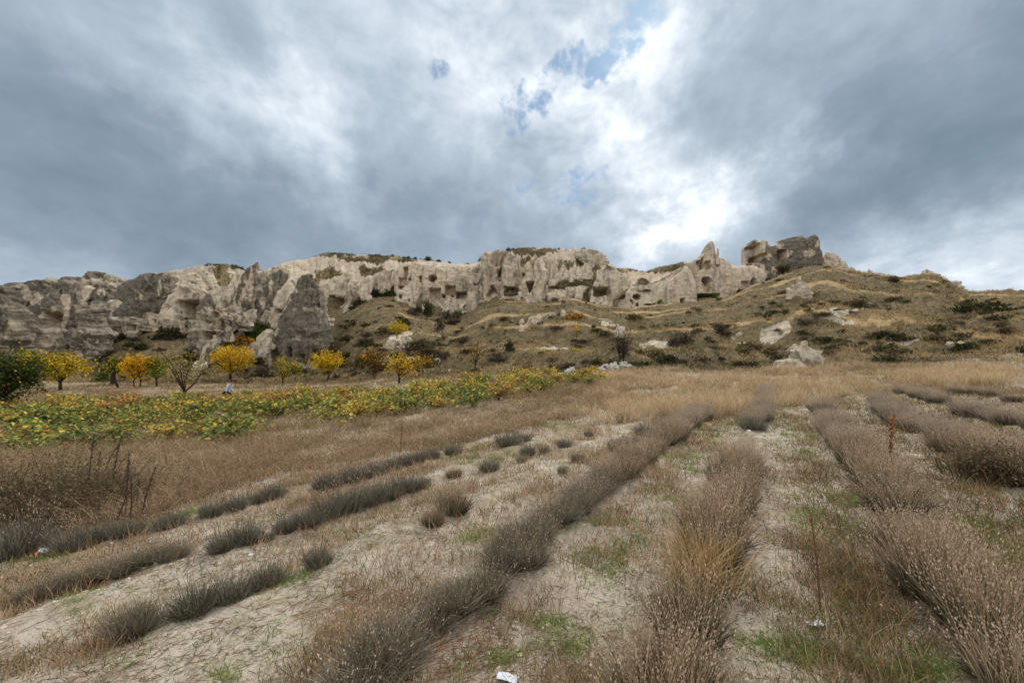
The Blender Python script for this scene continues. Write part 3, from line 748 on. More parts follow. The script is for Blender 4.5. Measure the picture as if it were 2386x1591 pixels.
loft('rock_ledge', 'pale undercut rock ledge at the foot of the dark fins', 97, [(718, 598, 668), (730, 597, 672), (745, 560, 672), (762, 552, 665), (782, 560, 640)], lich=.12, pink=.6, p=3.5, k=.45, lean=.2, zones=[(605, 735, 14, 8, .6, .1), (650, 755, 20, 10, .45, .1)], caves=[('rect', 641, 719, 664, 729, 2.4, 'cave_opening')])
loft('rock_slab', 'white triangular rock flake on the ledge', 90, [(721, 587, 597), (728, 563, 598), (738, 566, 596), (751, 574, 590)], lich=.08, k=.4, rough=.6)
loft('rock_block', 'grey block left of the white triangular flake', 90.5, [(725, 561, 568), (735, 558, 574), (748, 556, 580), (762, 556, 586)], lich=.6, k=.5)
loft('boulder', 'angular white boulder on the slope left of the tower', 78, [(767, 622, 631), (774, 612, 634), (784, 604, 636), (794, 600, 634), (808, 596, 640)], lich=.12, rough=1.4, cat='boulder', sink=5)
loft('boulder', 'grey boulder half hidden below the angular white boulder', 76, [(797, 592, 612), (806, 585, 622), (822, 584, 624)], lich=.5, cat='boulder')
loft('rock_tower', 'tall dark grey fairy chimney with carved windows and doorways', 82, [(638, 714, 718), (645, 704, 723), (656, 693, 729), (668, 688, 735), (680, 685, 741), (697, 682, 744), (717, 678, 750), (735, 673, 758), (742, 666, 760), (758, 659, 764), (775, 654, 768), (790, 649, 770), (805, 642, 769), (820, 636, 764), (836, 630, 760), (860, 625, 758), (897, 621, 757)], lich=.80, p=2.3, k=.75, strata=.13, lean=.12, rough=.9, sink=6,
     caves=[('rect', 693, 772, 712, 790, 1.6, 'niche'), ('rect', 697, 779, 702.5, 784.5, 4.5, 'window_opening'), ('arch', 672, 810, 679, 832, 4.0, 'window_opening'), ('rect', 696.5, 826, 709, 847, 2.2, 'doorway'), ('rect', 697, 826.5, 709, 835, 5.0, 'window_opening'), ('arch', 727, 817, 740, 843, 2.8, 'doorway'), ('arch', 744, 820, 753, 831, 1.2, 'niche'), ('arch', 641, 826, 661, 843, .8, 'niche'), ('rect', 703, 864, 715, 882, 5.0, 'doorway'), ('arch', 705, 842, 720, 854, 1.0, 'niche'), ('tri', 733, 728, 748, 755, 4.0, 'cave_opening'), ('rect', 719, 689, 725, 697, 1.3, 'window_opening')],
     zones=[(712, 720, 26, 6, .3, .2), (703, 781, 14, 12, .05, .95), (708, 852, 30, 6, .2, .3), (628, 850, 5, 40, .2, .6), (690, 680, 4, 6, .2, .8), (712, 802, 30, 3, .5, .2)], cat='rock tower', kmax=7)
loft('rock_spire', 'small grey spire leaning against the right side of the tower', 83.5, [(659, 734, 738), (668, 730, 743), (682, 728, 752), (697, 728, 756), (717, 728, 759), (738, 730, 760), (756, 735, 763)], lich=.62, k=.75, lean=.1, caves=[('arch', 736, 698, 744, 717, 1.6, 'niche')], zones=[(742, 722, 10, 8, .3, .5)])
loft('rock_block', 'pale rock leaning on the left side of the tower', 86, [(690, 672, 682), (705, 664, 680), (722, 660, 678), (742, 652, 670), (760, 645, 665), (776, 640, 660)], lich=.4, k=.6)
# ---- centre left
loft('cliff_flow', 'smooth white cliff with a wide cave right of the tower', 115, [(634, 800, 815), (646, 782, 826), (659, 762, 832), (670, 745, 836), (690, 748, 838), (710, 752, 835), (732, 756, 826)], lich=.06, pink=.12, p=2.6, k=.45, lean=.45, flute=.3, rough=.6, caves=[('oval', 762, 686, 802, 716, 4.0, 'cave_opening')], cat='cliff', zones=[(760, 725, 12, 8, .4, .1)])
loft('rock_lobe', 'grey hanging lobe over the wide white cave', 111.5, [(658, 795, 805), (668, 785, 810), (680, 780, 811), (688, 779, 808), (693, 785, 802)], lich=.38, k=.6, lean=.3, sink=0)
loft('rock_lobe', 'pointed pale drop-shaped lobe right of the wide cave', 113, [(654, 823, 831), (666, 818, 835), (678, 818, 833), (688, 823, 829)], lich=.22, k=.7, sink=0)
loft('rock_lobe', 'smooth white lobe above the dark brambles', 111, [(643, 858, 876), (656, 845, 873), (670, 839, 869), (685, 837, 863), (698, 843, 872)], lich=.05, k=.7, lean=.4, rough=.6, sink=2)
loft('cliff_flow', 'fluted cream flow of rock sloping left from the carved cliff', 116, [(630, 905, 926), (640, 878, 932), (650, 868, 928), (662, 864, 918), (676, 866, 906)], lich=.10, p=2.4, k=.5, lean=.5, flute=1.0, cat='cliff', zones=[(890, 660, 18, 10, .3, .1)])
loft('boulder', 'white boulder at the head of the bramble gully', 106, [(705, 808, 816), (713, 803, 822), (722, 798, 825), (734, 797, 824)], lich=.12, rough=1.2, cat='boulder', sink=4)
wall('carved_cliff', 'carved cliff face with a black doorway and square panels', 113, [(918, 632, 676), (926, 622, 676), (937, 617, 676), (942, 612, 674), (960, 610, 672), (975, 611, 668), (992, 612, 676)], 7, lich=.14, pink=.35, flute=.5, batter=.15, caves=[('rect', 940, 622, 951, 646, 1.6, 'niche'), ('rect', 929, 647, 948, 665, 1.2, 'niche'), ('rect', 951, 648, 956.5, 653, 3.0, 'window_opening'), ('rect', 977, 643, 984, 658, 5.0, 'doorway'), ('rect', 928, 666, 940, 672.5, 4.0, 'cave_opening')], zones=[(965, 632, 7, 20, .3, .1), (937, 614, 14, 4, .1, .1)])
wall('carved_cliff', 'long smooth beige cliff face with carved square chambers', 112, [(980, 618, 705), (990, 614, 700), (1000, 617, 700), (1020, 619, 700), (1050, 618, 702), (1080, 618, 702), (1100, 617, 700), (1118, 612, 700)], 8, lich=.10, pink=.5, flute=.35, batter=.08, caves=[('oval', 998, 640, 1018, 657, 2.4, 'niche'), ('rect', 1000, 671, 1027, 697, 2.2, 'cave_opening'), ('rect', 1036, 665, 1061, 687, 2.2, 'cave_opening'), ('rect', 1063, 679, 1087, 696, 4.5, 'cave_opening'), ('oval', 1029, 686, 1038, 694, 3.5, 'cave_opening'), ('oval', 1050, 688, 1057, 694, 3.0, 'cave_opening')], zones=[(1070, 655, 8, 24, .5, .1), (1040, 640, 20, 20, .02, .15), (1100, 660, 10, 30, .3, .1), (1012, 684, 16, 14, .02, .9)])
loft('rock_pillar', 'grey pillar bulging between two carved chambers', 110.5, [(634, 1066, 1074), (645, 1063, 1077), (660, 1062, 1077), (674, 1063, 1077), (680, 1065, 1076)], lich=.42, k=.7, lean=.1, sink=0)
loft('rock_block', 'leaning white rock with tiny windows below the black doorway', 107, [(658, 962, 980), (668, 946, 982), (680, 932, 979), (692, 922, 977), (702, 914, 974), (713, 914, 968)], lich=.12, p=2.5, k=.6, lean=.3, caves=[('rect', 930, 687, 935, 695, 2.4, 'window_opening'), ('rect', 950, 697, 954, 702, 2.2, 'window_opening'), ('oval', 922, 688, 926, 691, 1.0, 'niche')], zones=[(955, 690, 4, 18, .4, .1)])
loft('boulder', 'small white boulder beside the dark green gully bush', 104, [(709, 985, 992), (718, 982, 996), (730, 983, 996)], lich=.1, cat='boulder', sink=4)
loft('rock_spire', 'pointed pale flake leaning right in the gully', 105, [(696, 1041, 1046), (708, 1034, 1050), (721, 1029, 1048), (736, 1025, 1042)], lich=.2, k=.6)
loft('rock_block', 'crumbled pink rock behind the pointed flake', 107, [(693, 1044, 1056), (703, 1036, 1064), (714, 1038, 1068), (728, 1040, 1070)], lich=.1, pink=.6, rough=1.6)
loft('rock_block', 'small rock with an arched black opening in the gully', 105.5, [(701, 1082, 1090), (710, 1075, 1092), (722, 1072, 1092), (734, 1072, 1090)], lich=.12, caves=[('arch', 1079, 712, 1088, 724, 4.0, 'doorway')])
loft('rock_pillar', 'square pink pillar at the right end of the beige cliff', 107, [(681, 1092, 1112), (690, 1090, 1114), (708, 1088, 1113), (722, 1087, 1110), (738, 1085, 1100)], lich=.12, pink=.65, p=4, k=.7, lean=.05)
loft('cliff_flow', 'grey fluted buttress with two small black windows', 111, [(622, 1108, 1124), (636, 1098, 1125), (660, 1090, 1124), (690, 1088, 1120), (706, 1090, 1118)], lich=.42, p=2.6, k=.6, lean=.15, flute=.8, caves=[('rect', 1114, 658, 1119, 670, 3.5, 'window_opening'), ('rect', 1104, 660, 1108, 664, 2.0, 'window_opening')], cat='cliff')
# ---- centre
loft('cliff_flow', 'tall fluted cliff with a long black hole high up', 111, [(588, 1142, 1184), (598, 1131, 1188), (614, 1122, 1184), (635, 1119, 1179), (660, 1119, 1175), (686, 1119, 1168), (708, 1117, 1158)], lich=.28, pink=.25, p=3, k=.5, lean=.3, flute=1.1, caves=[('oval', 1160, 625, 1171, 656, 5.0, 'cave_opening'), ('wedge', 1133, 664, 1163, 690, 2.4, 'cave_opening')], cat='cliff', zones=[(1148, 650, 10, 24, .05, .5), (1143, 630, 5, 26, .02, .1)])
loft('rock_pillar', 'tall column with a sharp brow beside the long black hole', 108, [(595, 1192, 1199), (606, 1183, 1203), (622, 1174, 1206), (636, 1171, 1206), (646, 1171, 1201), (660, 1172, 1200), (669, 1174, 1200)], lich=.38, p=2, k=.8, lean=.2, flute=.4, sink=0, zones=[(1188, 640, 8, 14, .1, .5)])
loft('rock_block', 'cliff foot with a broad dark cave beneath the tall column', 110, [(664, 1164, 1216), (674, 1165, 1216), (690, 1167, 1209), (704, 1164, 1196)], lich=.12, pink=.5, p=4, k=.5, caves=[('arch', 1175, 669, 1211, 689, 5.0, 'cave_opening')])
loft('rock_lobe', 'pointed pale lobe hanging right of the tall column', 111, [(597, 1205, 1212), (610, 1203, 1216), (624, 1207, 1219), (634, 1210, 1216)], lich=.2, k=.7, sink=0)
loft('rock_block', 'recessed wall with a single black window between cones', 112.5, [(624, 1203, 1230), (640, 1202, 1232), (660, 1200, 1230), (672, 1200, 1226)], lich=.1, pink=.4, p=4, k=.3, caves=[('rect', 1220, 637, 1226.5, 648, 4.5, 'window_opening')])
loft('rock_cone', 'big speckled cone leaning forward with a dark cleft', 106, [(592, 1246, 1250), (604, 1237, 1256), (617, 1225, 1262), (626, 1222, 1265), (636, 1230, 1270), (650, 1224, 1273), (664, 1217, 1271), (680, 1210, 1267), (695, 1203, 1268), (707, 1198, 1263)], lich=.26, p=2, k=.75, lean=.25, flute=.4, rough=1.3, caves=[('tri', 1225, 656, 1245, 686, 5.0, 'cave_opening'), ('rect', 1251, 694, 1260, 702, 1.6, 'niche'), ('rect', 1214, 693, 1221, 704, 1.0, 'niche')], zones=[(1240, 605, 12, 10, .1, .1)])
loft('rock_cone', 'front half of the speckled cone, right of the dark cleft', 104.5, [(644, 1254, 1262), (656, 1249, 1268), (670, 1246, 1268), (686, 1241, 1267), (702, 1236, 1266)], lich=.25, k=.7)
loft('rock_lobe', 'pale drooping lobe right of the speckled cone', 110, [(596, 1271, 1285), (608, 1266, 1297), (624, 1271, 1301), (640, 1275, 1297), (656, 1274, 1292), (663, 1279, 1289)], lich=.15, k=.7, lean=.3, flute=.3, sink=0)
loft('rock_lobe', 'slanting pale tongue below the skyline knobs', 108, [(625, 1312, 1321), (636, 1300, 1324), (648, 1287, 1322), (660, 1277, 1301), (666, 1279, 1292)], lich=.08, k=.6, lean=.4, sink=2)
for i, (uu, vt_, w_) in enumerate([(1306, 583, 6), (1316, 582, 6), (1326, 583, 5), (1338, 582, 7)]):
    loft('rock_hump', ['leftmost knob in the row of knobs on the middle skyline', 'second knob from the left in the row on the middle skyline', 'third knob in the skyline row, narrower than its neighbours', 'widest knob of the skyline row, next to the little peak'][i], 140, [(vt_, uu - .5 * w_, uu + .5 * w_), (vt_ + 4, uu - w_, uu + w_), (vt_ + 12, uu - w_ * 1.1, uu + w_ * 1.1)], lich=.35, k=.8, group='row of knobs on the middle skyline')
loft('rock_peak', 'little dark peak at the right end of the skyline knobs', 140, [(575.5, 1359, 1361.5), (583, 1353, 1367), (591, 1348, 1373)], lich=.5, k=.8)
loft('rock_ledge', 'brown overhanging ledge at the right end of the middle plateau', 132, [(584, 1345, 1396), (592, 1340, 1402), (602, 1344, 1409), (612, 1352, 1413), (622, 1365, 1414)], lich=.36, pink=.0, p=3, k=.5, lean=.4, strata=.5, rough=1.6)
loft('rock_lobe', 'small domed white rock with a grey patch below the brown ledge', 110, [(614, 1364, 1372), (624, 1358, 1377), (642, 1355, 1381)], lich=.2, k=.6)
loft('rock_spire', 'tiny white spike on the scrubby slope below the ledge', 112, [(608, 1338, 1340), (618, 1336, 1342), (629, 1335, 1343)], lich=.05)
loft('rock_spire', 'small white flake between the slanting tongue and the domed rock', 109, [(632, 1330, 1333), (640, 1328, 1336), (648, 1327, 1336)], lich=.05)
loft('boulder', 'rounded white boulder with a hollow on the slope under the cones', 100, [(675, 1290, 1312), (684, 1280, 1316), (695, 1275, 1316), (705, 1281, 1312), (717, 1286, 1300)], lich=.12, k=.7, rough=1.3, caves=[('oval', 1286, 694, 1301, 706, 1.3, 'niche')], cat='boulder', sink=4)
loft('rock_ledge', 'long pale ledge right of the hollowed boulder', 103, [(666, 1345, 1358), (672, 1320, 1367), (682, 1312, 1362), (692, 1310, 1335)], lich=.08, k=.4, rough=1.5, lean=.5)
loft('rock_cone', 'small free-standing cone on the slope below the ledge', 101, [(666, 1348, 1353), (679, 1342, 1357), (692, 1338, 1357), (705, 1337, 1353)], lich=.28, k=.8)
def stone_at(name, label, u, v, wpx, hpx, lich=.1, shape=None, k=.8, rough=1.4, lean=.2, group=None, cat='boulder', zones=()):
    x, y, z = gp(u, v)
    sl = shape or [(0, -.12, .2), (.25, -.32, .38), (.6, -.46, .47), (1, -.5, .5)]
    loft(name, label, y + 0.3, [(v - hpx + q * hpx, u + l * wpx, u + r * wpx) for q, l, r in sl], lich=lich, k=k, rough=rough, lean=lean, sink=max(3, .3 * hpx), cat=cat, group=group, zones=zones)
stone_at('boulder', 'white boulder with a raised horn on the middle slope', 1244, 753, 36, 21, -.2, [(0, .22, .40), (.25, .15, .42), (.38, -.28, .40), (.7, -.42, .46), (1, -.5, .5)])
stone_at('boulder', 'upper of two small white stones left of the horned boulder', 1216, 756, 11, 13, .05)
stone_at('boulder', 'lower of two small white stones on the terrace edge', 1215, 771, 12, 15, .12)
stone_at('boulder', 'grey stone in the yellow scrub below the hollowed boulder', 1312, 737, 15, 15, .35)
stone_at('boulder', 'flat pale stone on the slope between the hollowed and horned boulders', 1287, 735, 14, 7, .1)
# ---- right of centre
loft('rock_cone', 'large grey-white rock with a wide square cave mouth', 103, [(612, 1409, 1420), (621, 1399, 1427), (632, 1394, 1435), (645, 1389, 1454), (655, 1385, 1469), (665, 1382, 1470), (678, 1378, 1462), (690, 1374, 1446), (706, 1371, 1424)], lich=.26, p=2.4, k=.6, lean=.3, rough=.7, caves=[('rect', 1383, 669, 1419, 691, 4.6, 'cave_opening'), ('wedge', 1406, 615, 1429, 630, 1.2, 'niche')], zones=[(1395, 695, 24, 6, .02, .1), (1410, 648, 16, 14, .42, .1)])
loft('boulder', 'two-part grey boulder below the square cave mouth', 98, [(689, 1406, 1412), (700, 1398, 1415), (712, 1384, 1417), (722, 1381, 1416), (736, 1384, 1412)], lich=.22, k=.8, rough=1.3, cat='boulder', sink=4)
wall('cliff_flow', 'white saddle of rock pitted with small holes', 107, [(1440, 672, 724), (1455, 662, 724), (1470, 658, 723), (1490, 661, 722), (1503, 664, 721), (1515, 660, 720), (1531, 652, 720), (1550, 643, 718), (1575, 629, 716), (1600, 616, 712), (1618, 606, 708), (1626, 604, 708)], 9, lich=.10, pink=.1, batter=.45, pw=2.2, rough=.8, caves=[('oval', 1474, 685, 1494, 699, 2.8, 'cave_opening'), ('rect', 1502, 708, 1527, 716, 3.0, 'cave_opening'), ('oval', 1468, 698, 1474, 704, 1.6, 'niche'), ('oval', 1472, 705, 1476, 710, 1.2, 'niche'), ('oval', 1482, 705, 1488, 713, 1.5, 'niche'), ('oval', 1451, 669, 1457, 675, 1.2, 'niche')], zones=[(1530, 695, 28, 20, .5, .1), (1480, 670, 20, 10, .02, .05), (1485, 715, 20, 6, .02, .05), (1490, 660, 14, 5, .45, .1)])
loft('rock_block', 'brown hollow under an arch between the square cave and white saddle', 105.5, [(680, 1440, 1456), (688, 1416, 1458), (698, 1416, 1456), (716, 1418, 1456)], lich=.2, pink=.5, k=.3, caves=[('arch', 1418, 682, 1456, 697, 3.0, 'cave_opening')])
loft('rock_lobe', 'white arched rock with a shaded hollow in front of the pink scree', 112, [(645, 1491, 1499), (651, 1484, 1510), (659, 1478, 1522), (668, 1476, 1528)], lich=.12, k=.5, caves=[('arch', 1487, 649, 1512, 664, 2.4, 'cave_opening')])
wall('carved_cliff', 'fluted cliff face with pink stains and a small square door', 105.5, [(1552, 668, 716), (1558, 655, 715), (1568, 647, 714), (1576, 641, 713), (1588, 632, 712), (1598, 619, 712), (1604, 622, 711), (1612, 640, 710), (1618, 650, 710), (1624, 660, 709)], 5, lich=.14, pink=.45, flute=.5, batter=.1, caves=[('rect', 1586.5, 695, 1596.5, 706.5, 5.0, 'doorway')], zones=[(1568, 675, 5, 26, .02, 1.0), (1603, 672, 4, 22, .02, 1.0), (1610, 690, 14, 8, .5, .1)], rough=.7)
wall('rock_peak', 'horned ruin of rock with alcoves and a wide black cave at its foot', 109, [(1614, 640, 712), (1620, 603, 712), (1630, 597, 712), (1638, 592, 711), (1641, 588, 711), (1645, 575, 711), (1650, 567, 710), (1656, 562, 710), (1660, 560, 710), (1664, 565, 710), (1666, 580, 710), (1670, 594, 710), (1676, 601, 710), (1687, 602, 709), (1696, 609, 708), (1702, 618, 707), (1708, 626, 706)], 8, lich=.18, pink=.35, batter=.05, rough=.9, caves=[('arch', 1622, 606, 1635, 629, 1.3, 'niche'), ('arch', 1635, 599, 1640, 628, 2.2, 'niche'), ('rect', 1643, 608, 1656, 629, 1.2, 'niche'), ('oval', 1635, 645, 1658, 662, 4.5, 'cave_opening'), ('rect', 1640, 662, 1655, 681, 1.2, 'niche'), ('rect', 1624, 684, 1676, 701, 6.0, 'cave_opening')], zones=[(1652, 583, 14, 20, .55, .2), (1650, 596, 8, 6, .2, .9), (1690, 660, 20, 40, .04, .5)], cat='rock')
loft('rock_spire', 'thin finger of rock standing beside the horn', 110, [(579, 1671, 1674), (584, 1669, 1676), (592, 1668.5, 1676), (598, 1667, 1674.5), (608, 1665, 1678)], lich=.4, k=.9, lean=.05)
wall('carved_cliff', 'straight beige rock wall joining the horn to the twin-towered ruin', 111, [(1698, 620, 706), (1705, 622, 704), (1715, 620, 702), (1730, 619, 698), (1745, 620, 692), (1752, 618, 686), (1765, 622, 676), (1778, 630, 668), (1788, 640, 660)], 7, lich=.12, pink=.45, batter=.06, rough=.7, flute=.3, caves=[('rect', 1728, 655, 1747, 674, 1.0, 'niche'), ('arch', 1748.5, 648, 1765, 664, 2.2, 'cave_opening'), ('arch', 1717, 673, 1737, 692, 4.0, 'cave_opening')], zones=[(1775, 640, 14, 14, .45, .2)])
wall('rock_ruin', 'crumbling two-towered rock ruin with open chambers on the hilltop', 122, [(1745, 590, 668), (1747, 572, 668), (1750, 566, 666), (1755, 559, 664), (1764, 559, 660), (1771, 563, 658), (1775, 560, 656), (1779, 557, 655), (1784, 561, 653), (1790, 569, 650), (1795, 573, 646), (1810, 570, 640), (1815, 565, 638), (1822, 558, 636), (1830, 557, 634), (1837, 554, 633), (1842, 555, 633), (1848, 551, 632), (1860, 550, 632), (1868, 549, 631), (1874, 555, 630), (1878, 557, 630), (1884, 552, 629), (1892, 548, 628), (1899, 545, 627), (1906, 551, 626), (1909, 564, 624), (1909, 577, 624), (1915, 588, 622), (1917, 600, 620)], 9, lich=.80, pink=.2, batter=.04, rough=1.2,
     caves=[('rect', 1746, 567, 1776, 612, 2.6, 'cave_opening'), ('rect', 1764, 590, 1783, 610, 4.6, 'cave_opening'), ('oval', 1781.5, 591, 1788, 599, 1.6, 'window_opening'), ('rect', 1811, 582, 1832, 609, 5.0, 'cave_opening'), ('rect', 1813, 620, 1828, 634, 4.0, 'doorway')], holes=[('rect', 1827, 618, 1837.5, 634)],
     zones=[(1764, 590, 20, 26, .05, .95), (1765, 630, 20, 16, .12, .6), (1788, 595, 9, 12, .1, .85), (1825, 592, 16, 14, .08, .95), (1836, 590, 8, 10, .1, .8), (1818, 573, 6, 6, .1, .9), (1905, 570, 4, 10, .1, .9), (1800, 572, 16, 4, .15, .2), (1804, 632, 8, 8, .1, .1), (1885, 590, 16, 8, .35, .5), (1778, 565, 10, 8, .4, .2)])
loft('rock_slope', 'pale sloping crag falling away right of the ruin', 128, [(588, 1921, 1929), (598, 1914, 1944), (611, 1905, 1964), (622, 1898, 1981), (633, 1895, 2000)], lich=.2, pink=.3, k=.5, lean=.4, p=1.7, rough=1.2, flute=.4)
loft('rock_peak', 'tiny pink rock tip peeking over the hill right of the crag', 138, [(626, 2023.5, 2025.5), (632, 2020, 2030), (642, 2016, 2036)], lich=.1, pink=.6)
loft('rock_peak', 'lone pointed cone on the right skyline', 140, [(627, 2157.5, 2160), (634, 2152, 2168), (640, 2147, 2174), (650, 2142, 2180)], lich=.3, pink=.4)
loft('rock_dome', 'white rock shoulder at the right end of the grassy ridge', 117, [(656, 2200, 2222), (664, 2192, 2238), (674, 2187, 2248), (690, 2184, 2255)], lich=.25, k=.6, rough=1.4)
stone_at('rock_cone', 'conical pale boulder on the grassy hill below the ruin', 1859, 687, 52, 43, .2, [(0, .04, .19), (.25, -.08, .25), (.5, -.27, .33), (.75, -.48, .42), (1, -.5, .5)], k=.7, rough=1.0, zones=[(1848, 672, 10, 12, .5, .1)])
stone_at('boulder', 'white hooked boulder right of the conical boulder', 1882, 695, 28, 14, .1, [(0, -.05, .42), (.3, -.3, .5), (.7, -.45, .3), (1, -.5, .28)])
stone_at('rock_slab', 'broken angular pale rock above the dry grass field', 1880, 842, 92, 48, .1, [(0, -.10, .02), (.2, -.22, .12), (.5, -.36, .26), (.75, -.40, .42), (1, -.46, .52)], rough=1.1, k=.55, zones=[(1872, 820, 14, 14, .4, .2)])
stone_at('rock_slab', 'small broken slab left of the angular pale rock', 1852, 822, 36, 20, .15, rough=1.8)
stone_at('boulder', 'low white boulder standing in the dry grass at the field edge', 1832, 861, 74, 25, -.35, [(0, -.02, .20), (.3, -.30, .30), (.6, -.38, .40), (1, -.52, .52)], k=.6, rough=.9)
stone_at('boulder', 'left of two white stones in the bank at the far right', 2212, 814, 27, 18, .12, [(0, -.2, .2), (.4, -.4, .4), (1, -.5, .5)])
stone_at('boulder', 'right of two white stones in the bank at the far right', 2238, 812, 20, 17, .12)
stone_at('boulder', 'upper white ledge stone on the right-hand slope', 1956, 734, 30, 10, .1)
stone_at('boulder', 'lower white ledge stone on the right-hand slope', 1948, 752, 22, 12, .15)
stone_at('boulder', 'small white stone in the brown bank above the vines', 1046, 869, 12, 9, .05)
stone_at('boulder', 'white stone under the dark twiggy bush', 1020, 846, 17, 12, .05)
stone_at('boulder', 'pale stone standing beside the yellow bush on the slope', 957, 842, 19, 11, .05)
stone_at('boulder', 'big white block in the bare scar above the yellow bush', 946, 796, 22, 13, .05)
stone_at('boulder', 'wide white slab in the bare scar above the yellow bush', 925, 808, 44, 18, .03, k=.4)
# ------------------------------------------------------------------ plants: building blocks
def unit(a): return a / np.maximum(np.linalg.norm(a, axis=-1, keepdims=True), 1e-9)

class Geo:
    """collects vertices, colours and faces of one mesh"""
    def __init__(s): s.V = []; s.C = []; s.Q = []; s.T = []; s.n = 0
    def add(s, V, C, Q=None, T=None):
        V = np.asarray(V, float).reshape(-1, 3); C = np.asarray(C, float)
        if C.ndim == 1: C = np.repeat(C[None], len(V), 0)
        s.V.append(V); s.C.append(C.reshape(-1, 3))
        if Q is not None and len(Q): s.Q.append(np.asarray(Q).reshape(-1, 4) + s.n)
        if T is not None and len(T): s.T.append(np.asarray(T).reshape(-1, 3) + s.n)
        s.n += len(V)
    def mesh(s, name, mat, smooth=False):
        f = []
        if s.Q: f.append(np.concatenate(s.Q))
        if s.T: f.append(np.concatenate(s.T))
        return mesh(name, np.concatenate(s.V), f, cols=np.concatenate(s.C), smooth=smooth, mat=mat)

def ribbons(g, base, d, L, w, bend, c0, c1, two=True):
    """N tapering blades: root, direction, length, width, sideways sag"""
    N = len(base); d = unit(d)
    side = unit(np.cross(d, rng.normal(size=(N, 3))))
    L = np.broadcast_to(L, N)[:, None]; w = np.broadcast_to(w, N)[:, None]
    c0 = np.broadcast_to(c0, (N, 3)); c1 = np.broadcast_to(c1, (N, 3))
    tip = base + d * L + bend * L
    if two:
        mid = base + d * L * .5 + bend * L * .25
        V = np.stack([base - side * w * .5, base + side * w * .5, mid + side * w * .4, mid - side * w * .4, tip], 1)
        C = np.stack([c0, c0, .5 * (c0 + c1), .5 * (c0 + c1), c1], 1)
        i = np.arange(N)[:, None] * 5
        g.add(V, C, i + np.array([[0, 1, 2, 3]]), i + np.array([[3, 2, 4]]))
    else:
        V = np.stack([base - side * w * .5, base + side * w * .5, tip], 1)
        C = np.stack([c0, c0, c1], 1)
        g.add(V, C, None, np.arange(N)[:, None] * 3 + np.array([[0, 1, 2]]))
    return tip

def leaves(g, c, size, cols, up=0.35, long=1.5, ax=None):
    """N small four-cornered leaves with random facing"""
    N = len(c)
    nrm = rng.normal(size=(N, 3)); nrm[:, 2] = np.abs(nrm[:, 2]) + up; nrm = unit(nrm)
    a = unit(np.cross(nrm, rng.normal(size=(N, 3)))) if ax is None else unit(ax)
    s = unit(np.cross(nrm, a))
    size = np.broadcast_to(size, N)[:, None]
    fold = nrm * size * .12
    V = np.stack([c - a * size * .5 * long, c + s * size * .5 + fold, c + a * size * .5 * long, c - s * size * .5 + fold], 1)
    C = np.repeat(np.broadcast_to(cols, (N, 3))[:, None], 4, 1)
    g.add(V, C, np.arange(N)[:, None] * 4 + np.array([[0, 1, 2, 3]]))

def tube(g, pts, rad, sides=5, col=(0.08, 0.06, 0.045)):
    pts = np.asarray(pts, float); k = len(pts)
    t = unit(np.gradient(pts, axis=0))
    ref = np.array([0.31, 0.95, 0.05]); s1 = unit(np.cross(t, ref)); s2 = np.cross(t, s1)
    a = np.arange(sides) * 2 * math.pi / sides
    ring = pts[:, None] + (s1[:, None] * np.cos(a)[None, :, None] + s2[:, None] * np.sin(a)[None, :, None]) * np.asarray(rad)[:, None, None]
    i = np.arange(k * sides).reshape(k, sides); j = np.roll(i, -1, 1)
    g.add(ring.reshape(-1, 3), col, np.stack([i[:-1], j[:-1], j[1:], i[1:]], -1))

def curve(a, b, n=6, sag=0.0, wob=0.06):
    a = np.asarray(a, float); b = np.asarray(b, float); t = np.linspace(0, 1, n)[:, None]
    p = a + (b - a) * t; L = np.linalg.norm(b - a)
    p = p + np.sin(math.pi * t) * rng.normal(size=3) * wob * L
    p[:, 2] += (np.sin(math.pi * t) * sag * L)[:, 0]
    return p

def pal(N, cols, wts=None, jit=0.18):
    cols = np.array(cols); k = rng.choice(len(cols), N, p=None if wts is None else np.array(wts) / sum(wts))
    return np.clip(cols[k] * (1 + rng.normal(size=(N, 1)) * jit), 0.005, 0.9)

YEL = (0.76, 0.50, 0.035); ORG = (0.74, 0.385, 0.022); LIME = (0.38, 0.38, 0.04); GRN = (0.105, 0.165, 0.028); DGR = (0.035, 0.055, 0.018); RUST = (0.30, 0.115, 0.03); BRN = (0.17, 0.10, 0.045); PALE = (0.55, 0.42, 0.10)

ORD = ['first', 'second', 'third', 'fourth', 'fifth', 'sixth', 'seventh', 'eighth', 'ninth', 'tenth', 'eleventh', 'twelfth', 'thirteenth', 'fourteenth', 'fifteenth', 'sixteenth', 'seventeenth', 'eighteenth', 'nineteenth', 'twentieth'] + ['twenty-' + q for q in ('first', 'second', 'third', 'fourth', 'fifth', 'sixth', 'seventh', 'eighth', 'ninth')] + ['thirtieth'] + ['thirty-' + q for q in ('first', 'second', 'third', 'fourth', 'fifth', 'sixth', 'seventh', 'eighth', 'ninth')] + ['fortieth'] + ['forty-' + q for q in ('first', 'second', 'third', 'fourth', 'fifth')]
def thing(name, loc, label, cat, group=None):
    o = bpy.data.objects.new(name, None); COL.objects.link(o); o.location = loc; o.empty_display_size = 0.3
    o['label'] = label; o['category'] = cat
    if group: o['group'] = group
    return o

